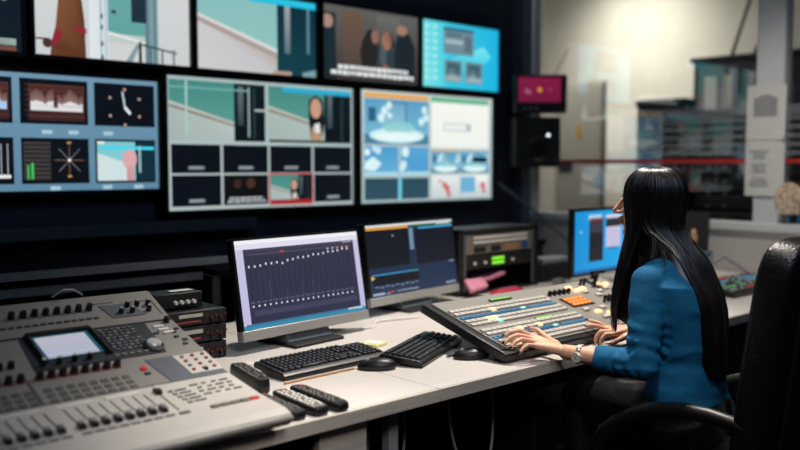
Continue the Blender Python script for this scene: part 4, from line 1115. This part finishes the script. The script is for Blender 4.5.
# =================================================================== WOMAN
woman = empty('person', (2.58, 1.42, 0), 0, 'seated woman with long black hair and blue sweater working at the switcher', 'person')
WO = V((2.58, 1.42, 0))
def W(*p): return V(p)-WO
HC = W(2.564, 1.552, 1.25)
fh = V((-.38, .925, 0)).normalized(); lh = V((-fh.y, fh.x, 0)); uh = V((0, 0, 1))
BH = Matrix((fh, lh, uh)).transposed()
def Hd(f, l, u): return HC+fh*f+lh*l+uh*u

LS, LE, LW = W(2.430, 1.478, .998), W(2.347, 1.448, .752), W(2.282, 1.688, .765)
RS, RE, RW = W(2.730, 1.522, .998), W(2.82, 1.51, .765), W(2.67, 1.680, .790)
PEL = W(2.590, 1.432, .555); WAIST = W(2.578, 1.435, .74); CHEST = W(2.575, 1.455, .92); NECK = W(2.565, 1.495, 1.06)

def ring(c, rx_, ry_, fwd=(-.15, .99), n=28, z=None, tilt=0., e=2.3):
    f = V((fwd[0], fwd[1], 0)).normalized(); s = V((f.y, -f.x, 0)); out = []
    for j in range(n):
        w = 2*PI*j/n
        g = lambda t: math.copysign(abs(t)**(2/e), t)
        out.append(c+s*rx_*g(math.cos(w))+f*ry_*g(math.sin(w))+V((0, 0, tilt*ry_*g(math.sin(w)))))
    return out
def torso(mb, k=0.):
    rr = [ring(PEL+V((0, 0, -.07)), .145+k, .11+k), ring(PEL, .166+k, .108+k), ring(PEL+V((-.003, 0, .09)), .15+k, .108+k), ring(WAIST, .13+k, .10+k),
          ring((WAIST+CHEST)/2, .14+k, .105+k), ring(CHEST, .155+k, .118+k), ring(CHEST+V((-.004, .012, .07)), .16+k, .105+k), ring(NECK+V((0, -.01, -.035)), .12+k, .075+k), ring(NECK+V((0, 0, .0)), .065+k, .06+k)]
    mb.rings(rr); return mb

def finger(mb, pts, r0=.0085, r1=.0062):
    n = len(pts); mb.chain(pts, [r0+(r1-r0)*i/(n-1) for i in range(n)], 12)
def nailed(pts, side, parent, up=(0, 0, 1), r=.0062):
    """nail plate on the back of the last phalanx"""
    d = (pts[-1]-pts[-2]).normalized(); u = V(up); u = (u-d*u.dot(d)).normalized(); s = d.cross(u)
    c = pts[-1]+u*r*.62+d*r*.25
    B = Matrix((d, s, u)).transposed()
    MB().ell(c, (.0075, .0052, .0032), 14, 8, B).obj('fingernail', m_nail, parent)

bd = MB(); torso(bd)
# neck and head
bd.chain([NECK+V((0, -.005, -.02)), Hd(-.03, 0, -.11), Hd(-.018, 0, -.06)], [.056, .05, .052])
bd.ell(Hd(-.008, 0, .0), (.090, .071, .097), 28, 18, BH)
bd.ell(Hd(.028, 0, -.035), (.070, .060, .075), 24, 16, BH)
bd.ell(Hd(.048, 0, -.082), (.046, .042, .036), 20, 14, BH)
bd.ell(Hd(.080, 0, -.106), (.017, .018, .014), 16, 12, BH)
bd.ell(Hd(.066, 0, .035), (.028, .05, .03), 20, 12, BH)
bd.chain([Hd(.096, 0, .004), Hd(.110, 0, -.018), Hd(.121, 0, -.033)], [.0085, .0095, .0115])
for s in (-1, 1):
    bd.ell(Hd(.108, s*.011, -.037), (.010, .0085, .007), 12, 8, BH)
    bd.ell(Hd(.072, s*.038, -.03), (.022, .022, .02), 14, 10, BH)
    bd.ell(Hd(.0, s*.074, -.02), (.018, .008, .03), 14, 10, BH)
bd.ell(Hd(.100, 0, -.058), (.010, .02, .007), 14, 10, BH)
bd.ell(Hd(.096, 0, -.074), (.010, .017, .007), 14, 10, BH)
# arms
bd.chain([LS, LS.lerp(LE, .5), LE, LE.lerp(LW, .35), LE.lerp(LW, .75), LW], [.044, .036, .030, .032, .0275, .0245])
bd.chain([RS, RS.lerp(RE, .5), RE, RE.lerp(RW, .35), RE.lerp(RW, .75), RW], [.044, .036, .030, .032, .0275, .0245])
# legs
HL, KL, AL = W(2.52, 1.43, .555), W(2.53, 1.80, .56), W(2.53, 1.78, .10)
HR, KR, AR = W(2.70, 1.43, .555), W(2.74, 1.80, .56), W(2.76, 1.78, .10)
for h, k, a in ((HL, KL, AL), (HR, KR, AR)):
    bd.chain([h, h.lerp(k, .5), k, k.lerp(a, .35), a], [.088, .075, .056, .052, .036]); bd.chain([a+V((0, 0, -.04)), a+V((0, .12, -.065))], [.032, .022])
# left hand : over the front-left rim of the switcher
lf = dict(index=[W(2.238, 1.822, .804), W(2.205, 1.852, .822), W(2.175, 1.866, .819), W(2.155, 1.872, .808)],
          middle=[W(2.215, 1.808, .802), W(2.175, 1.830, .814), W(2.145, 1.842, .806), W(2.126, 1.846, .792)],
          ring=[W(2.200, 1.790, .796), W(2.163, 1.806, .806), W(2.136, 1.812, .797), W(2.120, 1.812, .783)],
          pinky=[W(2.192, 1.769, .786), W(2.162, 1.777, .792), W(2.140, 1.781, .783), W(2.126, 1.781, .770)],
          thumb=[W(2.283, 1.762, .782), W(2.295, 1.812, .795), W(2.300, 1.850, .812), W(2.300, 1.878, .813)])
for _k in lf: lf[_k] = [p+V((.014, -.020, .0005)) for p in lf[_k]]
rf = dict(index=[W(2.602, 1.742, .776), W(2.578, 1.756, .776), W(2.566, 1.764, .760), W(2.562, 1.768, .742)],
          middle=[W(2.614, 1.765, .780), W(2.588, 1.785, .780), W(2.576, 1.793, .762), W(2.572, 1.796, .742)],
          ring=[W(2.632, 1.785, .783), W(2.606, 1.812, .795), W(2.590, 1.828, .797), W(2.578, 1.840, .794)],
          pinky=[W(2.652, 1.795, .784), W(2.634, 1.826, .801), W(2.624, 1.846, .806), W(2.617, 1.862, .807)],
          thumb=[W(2.648, 1.700, .776), W(2.622, 1.706, .768), W(2.600, 1.722, .756), W(2.588, 1.738, .744)])
for _k in rf: rf[_k] = [p+V((0, -.020, 0)) for p in rf[_k]]
for hand, wr in ((lf, LW), (rf, RW)):
    for nme in ('index', 'middle', 'ring', 'pinky'):
        b0 = hand[nme][0]
        bd.chain([wr.lerp(b0, .08), wr.lerp(b0, .55), b0], [.0175, .0145, .0105 if nme != 'pinky' else .0092], 14)
    bd.chain([wr.lerp(hand['index'][0], .2), hand['thumb'][0], ], [.017, .014], 14)
    for nme, pts in hand.items():
        r0, r1 = dict(index=(.0092, .0064), middle=(.0094, .0066), ring=(.009, .0063), pinky=(.0078, .0056), thumb=(.0122, .0078))[nme]
        finger(bd, pts, r0, r1)
    # web between the knuckles
    k = [hand[n][0] for n in ('index', 'middle', 'ring', 'pinky')]
    for a, b in zip(k, k[1:]): bd.cone(wr.lerp(a, .85), wr.lerp(b, .85), .0095, .0095, 12)
body = remesh(bd, 'body', m_skin, woman, .0028, 5, .5)
for hand in (lf, rf):
    for nme, pts in hand.items(): nailed(pts, 0, body, (0, 0, 1) if nme != 'thumb' else (.2, -.2, .95))
for s in (-1, 1):
    e = MB().use(m_eye).ell(Hd(.079, s*.031, -.006), (.013, .0135, .0125), 18, 12, BH); e.use(m_iris).ell(Hd(.0875, s*.031, -.006), (.006, .006, .006), 14, 10, BH); e.obj('eye', None, body)
    MB().tube([Hd(.084, s*.047, .014), Hd(.093, s*.032, .019), Hd(.096, s*.014, .014)], [.0018, .003, .0025], 6).obj('eyebrow', m_hair, body)
lp = MB(); lp.ell(Hd(.104, 0, -.0595), (.0085, .0185, .0055), 16, 10, BH); lp.ell(Hd(.1005, 0, -.0725), (.0085, .0155, .0060), 16, 10, BH); lp.obj('lips', m_lip, body)

# sweater
swt = MB()
kk = .012
hem = PEL+V((.0, -.004, .055))
swt.rings([ring(hem+V((0, 0, .0)), .180, .118), ring(PEL+V((0, 0, .085)), .177, .117), ring(PEL+V((-.003, 0, .13)), .164, .113), ring(WAIST, .146, .112),
           ring((WAIST+CHEST)/2, .155, .122), ring(CHEST, .17, .135), ring(CHEST+V((-.004, .012, .07)), .178, .120), ring(NECK+V((0, -.01, -.03)), .14, .09), ring(NECK+V((0, 0, .005)), .083, .075), ring(NECK+V((0, 0, .018)), .075, .068)])
def sleeve(mb, s, e, w, cut):
    c = e.lerp(w, cut)
    mb.chain([s+(V((0, 0, 0))), s.lerp(e, .35), s.lerp(e, .7), e], [.058, .056, .053, .050], 20)
    mb.cone(e, e.lerp(c, .5), .050, .046, 20); mb.cone(e.lerp(c, .5), c, .046, .040, 20)
    mb.chain([s, CHEST+V((0, .0, .10))], [.057, .09], 16)
sleeve(swt, LS, LE, LW, .60); sleeve(swt, RS, RE, RW, .72)
def folds(co):
    d = 0
    for (s, e, w) in ((LS, LE, LW), (RS, RE, RW)):
        for a, b, amp in ((s, e, .0045), (e, w, .0040)):
            ab = b-a; t = (co-a).dot(ab)/ab.length_squared
            if -.1 < t < 1.1:
                r = (co-a-ab*t).length
                if r < .085:
                    wgt = math.exp(-((t-.85)/.35)**2) if b is e else math.exp(-((t-.0)/.4)**2)
                    d += amp*wgt*(.35+1.3*abs(noise.noise(co*11)))*math.sin(t*ab.length*170+6*noise.noise(co*9)+co.x*60+co.y*40)
    d += .006*noise.noise(V((co.x*9, co.y*9, co.z*22)))*(1 if co.z < .95 else .4)
    # soft waist folds
    if co.z < .80: d += .0018*math.sin(co.z*95+co.y*45+6*noise.noise(co*9))*(.5+noise.noise(co*5))
    return d
sweater = remesh(swt, 'sweater', m_sweater, woman, .0055, 4, .5, folds)
# trousers
tr = MB()
tr.rings([ring(PEL+V((0, 0, -.085)), .155, .115), ring(PEL+V((0, 0, -.02)), .176, .122), ring(PEL+V((0, 0, .05)), .170, .112), ring(PEL+V((0, 0, .10)), .156, .108)])
for h, k, a in ((HL, KL, AL), (HR, KR, AR)):
    tr.chain([h, h.lerp(k, .5), k], [.102, .090, .071], 20); tr.cone(k, k.lerp(a, .5), .071, .058, 20); tr.cone(k.lerp(a, .5), a+V((0, 0, .0)), .058, .050, 20)
def pf(co): return .007*math.sin(co.y*70+co.z*60+5*noise.noise(co*9))*(.5+noise.noise(co*6))
remesh(tr, 'trousers', m_pants, woman, .007, 3, .5, pf)
for a in (AL, AR):
    sh = MB(); sh.chain([a+V((0, -.02, -.045)), a+V((0, .05, -.055)), a+V((0, .13, -.066))], [.044, .04, .03]); remesh(sh, 'shoe', m_shoe, woman, .006, 3)

# wristwatch on the left forearm
d = (LW-LE).normalized(); wc = LE.lerp(LW, .80)
wt = bpy.data.objects.new('wristwatch', None); COL.objects.link(wt); wt.parent = woman; wt['label'] = 'steel wristwatch with a round pale dial'
side = V((-.55, -.62, -.12)); side = (side-d*side.dot(d)).normalized(); up_ = d.cross(side)
st = MB()
for i in range(26):
    a = 2*PI*i/26
    n = side*math.cos(a)+up_*math.sin(a); q = (d, n.cross(d), n)
    st.box(wc+n*.0315, (.014, .0065, .003), Matrix(q).transposed())
st.obj('bracelet', m_steel, wt, .0008)
st = MB(); st.lathe([(.0155, 0), (.018, .002), (.018, .006), (.016, .008)], wc+side*.031, 28, side); st.obj('watch_case', m_steel, wt)
st = MB(); st.use(m_dial).lathe([(.0148, 0), (.0148, .001)], wc+side*.0385, 24, side)
st.use(m_black); c = wc+side*.0398
st.tube([c, c+up_*.009], .0006, 5); st.tube([c, c+d*.006], .0007, 5); st.obj('dial', None, wt)

# ---- hair
RINGS = [(.114, .012, .010), (.110, .045, .033), (.097, .070, .055), (.072, .090, .070), (.04, .100, .080), (.0, .100, .083), (-.05, .091, .084), (-.095, .086, .085)]
def ringpt(k, th, off=0.):
    u, a, b = RINGS[k]; e = 2.5 if u < .08 else 2.1
    g = lambda t: math.copysign(abs(t)**(2/e), t)
    return Hd(-.006+(a+off)*g(math.cos(th)), (b+off)*g(math.sin(th)), u)
def column(deg, off=0., zend=None, jit=0.):
    """hair column that leaves the head at angle deg (0 = face, 90 = her left, 180 = back)"""
    th = R(deg); pts = [ringpt(k, th, off) for k in range(len(RINGS))]
    side = 1 if math.sin(th) >= 0 else -1; dg = deg % 360; dd = dg if dg <= 180 else 360-dg
    if dd < 78:      # in front of the shoulder
        t = (dd-30)/48
        f = .078-.034*t+off; l = side*(.080+.010*t)
        pts += [Hd(f+.000, l, -.15), Hd(f+.012, l+side*.018, -.22), Hd(f+.026+.012*t, l+side*.022, -.30), Hd(f+.028+.02*t, l+side*.014, -.37-.06*(1-abs(2*t-1)))]
    else:            # down the back
        t = (dd-78)/102                               # 0 side .. 1 spine
        w = side*(1-t)
        bx = NECK+V((.985, .15, 0))*(-w*.120)+V((.15, -.985, 0))*(.090+.030*t+off)
        for z, s, bk in ((1.10, .92, -.05), (1.04, .98, -.03), (.97, .98, .004), (.88, .94, .030), (.80, .88, .036), (.74, .80, .040), (.715-.03*t, .66, .036)):
            q = NECK+V((.985, .15, 0))*(-w*(.105 if side > 0 else .062)*s)+V((.15, -.985, 0))*(.088+.028*t+off+bk+.035)
            pts.append(V((q.x, q.y, z-WO.z)))
    if jit:
        ax, ay = random.uniform(-jit, jit), random.uniform(-jit, jit)
        n = len(pts)
        pts = [p+V((ax, ay, 0))*(i/n)**1.5 for i, p in enumerate(pts)]
    return pts
from mathutils.bvhtree import BVHTree
_b = BVHTree.FromPolygons([v.co.copy() for v in sweater.data.vertices], [tuple(p.vertices) for p in sweater.data.polygons])
def drape(c, gap=.010):
    out = []
    for p in c:
        p = V(p)
        if p.z < 1.16:
            co, n, i, d = _b.find_nearest(p)
            if co is not None:
                h = (p-co).dot(n)
                if d < .12 and h < gap: p = co+n*gap
        out.append(p)
    # relax the path a little
    for k in range(2): out = [out[0]]+[out[i-1]*.25+out[i]*.5+out[i+1]*.25 for i in range(1, len(out)-1)]+[out[-1]]
    return out
hb = MB()
def hsheet(d0, d1, n, zcut=None, short=False, off=0.):
    rows = []
    for i in range(n+1):
        dg = d0+(d1-d0)*i/n
        c = column(dg, off)
        if short: c = c[:4]
        rows.append(interp(c, 10) if short else drape(interp(c, 34), .012))
    hb.grid(rows)
hsheet(-32, 32, 10, short=True)
hsheet(30, 76, 8); hsheet(-30, -76, 8)
hsheet(74, 286, 40)
for side in (1, -1):
    rows = []
    for i in range(9):
        dg = side*(66+34*i/8); c = [ringpt(k, R(dg)) for k in range(4, len(RINGS))]; e = c[-1]; f0 = (e-HC).dot(fh)
        c += [Hd(f0*.95, side*.088, -.14), Hd(f0*.9-.004, side*.098, -.175), Hd(f0*.85-.008, side*.112, -.205)]
        rows.append(drape(interp(c, 14), .012))
    hb.grid(rows)
hair = hb.obj('hair', m_hair, woman, 0, 2, 80)
s = hair.modifiers.new('s', 'SOLIDIFY'); s.thickness = .008; s.offset = -1
lk = MB().use(m_hair)
for i in range(620):
    r = random.random()
    if r < .18: dg = random.uniform(29, 77)
    elif r < .24: dg = -random.uniform(29, 77)
    else: dg = random.uniform(75, 262)
    c = column(dg, random.uniform(-.001, .005), None, .010)
    m = random.randint(8, 8) if random.random() < .0 else len(c)
    c = drape(interp(c[:m], 26), random.uniform(.010, .018)); cut = random.choice((0, 0, 1, 2, 3)); c = c[:len(c)-cut]
    n = len(c); r0 = random.uniform(.0013, .0032)
    lk.use(m_hairb if random.random() < .16 else m_hair)
    lk.tube(c, [r0*(.45+.55*min(1, j/5))*(1-.75*max(0, (j/n-.7)/.3)) for j in range(n)], 5)
# strands that fall over the near shoulder
for i in range(26):
    dg = random.uniform(84, 112); c0 = column(dg, .004)[:8]
    e = LS.lerp(NECK, random.uniform(.25, .75)) + V((-.02, random.uniform(-.05, .02), random.uniform(.055, .065)))
    e2 = e+V((-.035, random.uniform(-.03, .015), -.06-random.uniform(0, .05)))
    c = interp([V(p) for p in c0]+[c0[-1].lerp(e, .6)+V((-.0, 0, .01)), e, e2], 24)
    lk.use(m_hairb if i % 3 == 0 else m_hair); lk.tube(c, [.0016*(1-.6*j/24) for j in range(len(c))], 5)
lk.obj('hair_strands', None, hair, 0, 2, 80)

# =================================================================== LIGHT, WORLD, CAMERA
def spot(name, loc_, target, energy, size, blend=.6, radius=.12, col=(1, .93, .84)):
    l = bpy.data.lights.new(name, 'SPOT'); l.energy = energy; l.spot_size = R(size); l.spot_blend = blend; l.shadow_soft_size = radius; l.color = col
    o = bpy.data.objects.new(name, l); COL.objects.link(o); o.location = loc_
    o.rotation_euler = (V(target)-V(loc_)).to_track_quat('-Z', 'Y').to_euler(); return o
spot('desk_downlight', (2.95, 2.1, 3.25), (2.35, 2.0, .75), 430, 72, .9, .10)
spot('mixer_fill', (2.1, 1.5, 3.25), (1.22, 1.66, .75), 230, 26, 1., .12)  # added spot, brightens the front right of the console
spot('seat_fill', (1.45, .75, 3.2), (2.45, 1.36, .5), 120, 26, .9, .12)  # added fill from the camera side for sweater, trousers and armrest
spot('side_downlight', (4.1, 1.9, 3.25), (4.3, 2.3, .7), 150, 80, .9, .12)
spot('far_wall_washer', (6.6, 4.85, 3.2), (7.7, 4.8, 2.45), 200, 100, 1., .25, (1, .95, .86))
def area(name, loc_, target, energy, sx, sy, col):
    l = bpy.data.lights.new(name, 'AREA'); l.energy = energy; l.shape = 'RECTANGLE'; l.size = sx; l.size_y = sy; l.color = col
    o = bpy.data.objects.new(name, l); COL.objects.link(o); o.location = loc_
    o.rotation_euler = (V(target)-V(loc_)).to_track_quat('-Z', 'Y').to_euler(); return o
area('next_room_light', (5.9, 4.6, 3.25), (6.8, 4.6, 0), 75, 1.2, 1.6, (1, .95, .88))
spot('front_fill', (.5, -.5, 2.7), (1.5, 1.75, .7), 120, 36, .8, .3, (1, .95, .9))
w = bpy.data.worlds.new('World'); sc.world = w; w.use_nodes = True
w.node_tree.nodes['Background'].inputs['Color'].default_value = (.12, .2, .42, 1); w.node_tree.nodes['Background'].inputs['Strength'].default_value = .035
area('room_bounce', (1.2, .2, 3.2), (2.2, 1.8, .6), 26, 2.0, 1.5, (.5, .68, 1.))

H = 1.37; A = R(47.4); T = R(3.95)
fw = V((math.cos(A)*math.cos(T), math.sin(A)*math.cos(T), -math.sin(T))); rt = V((math.sin(A), -math.cos(A), 0)); up = rt.cross(fw)
cd = bpy.data.cameras.new('camera'); co = bpy.data.objects.new('camera', cd); COL.objects.link(co)
co.matrix_world = Matrix(((rt.x, up.x, -fw.x, 0), (rt.y, up.y, -fw.y, 0), (rt.z, up.z, -fw.z, H), (0, 0, 0, 1)))
cd.sensor_width = 36; cd.lens = 870/800*36; cd.clip_start = .05
cd.dof.use_dof = True; cd.dof.focus_distance = 2.75; cd.dof.aperture_fstop = 1.3
sc.camera = co
sc.view_settings.view_transform = 'Standard'; sc.view_settings.look = 'None'; sc.view_settings.exposure = 0
sc.cycles.use_denoising = True
sc.cycles.max_bounces = 8
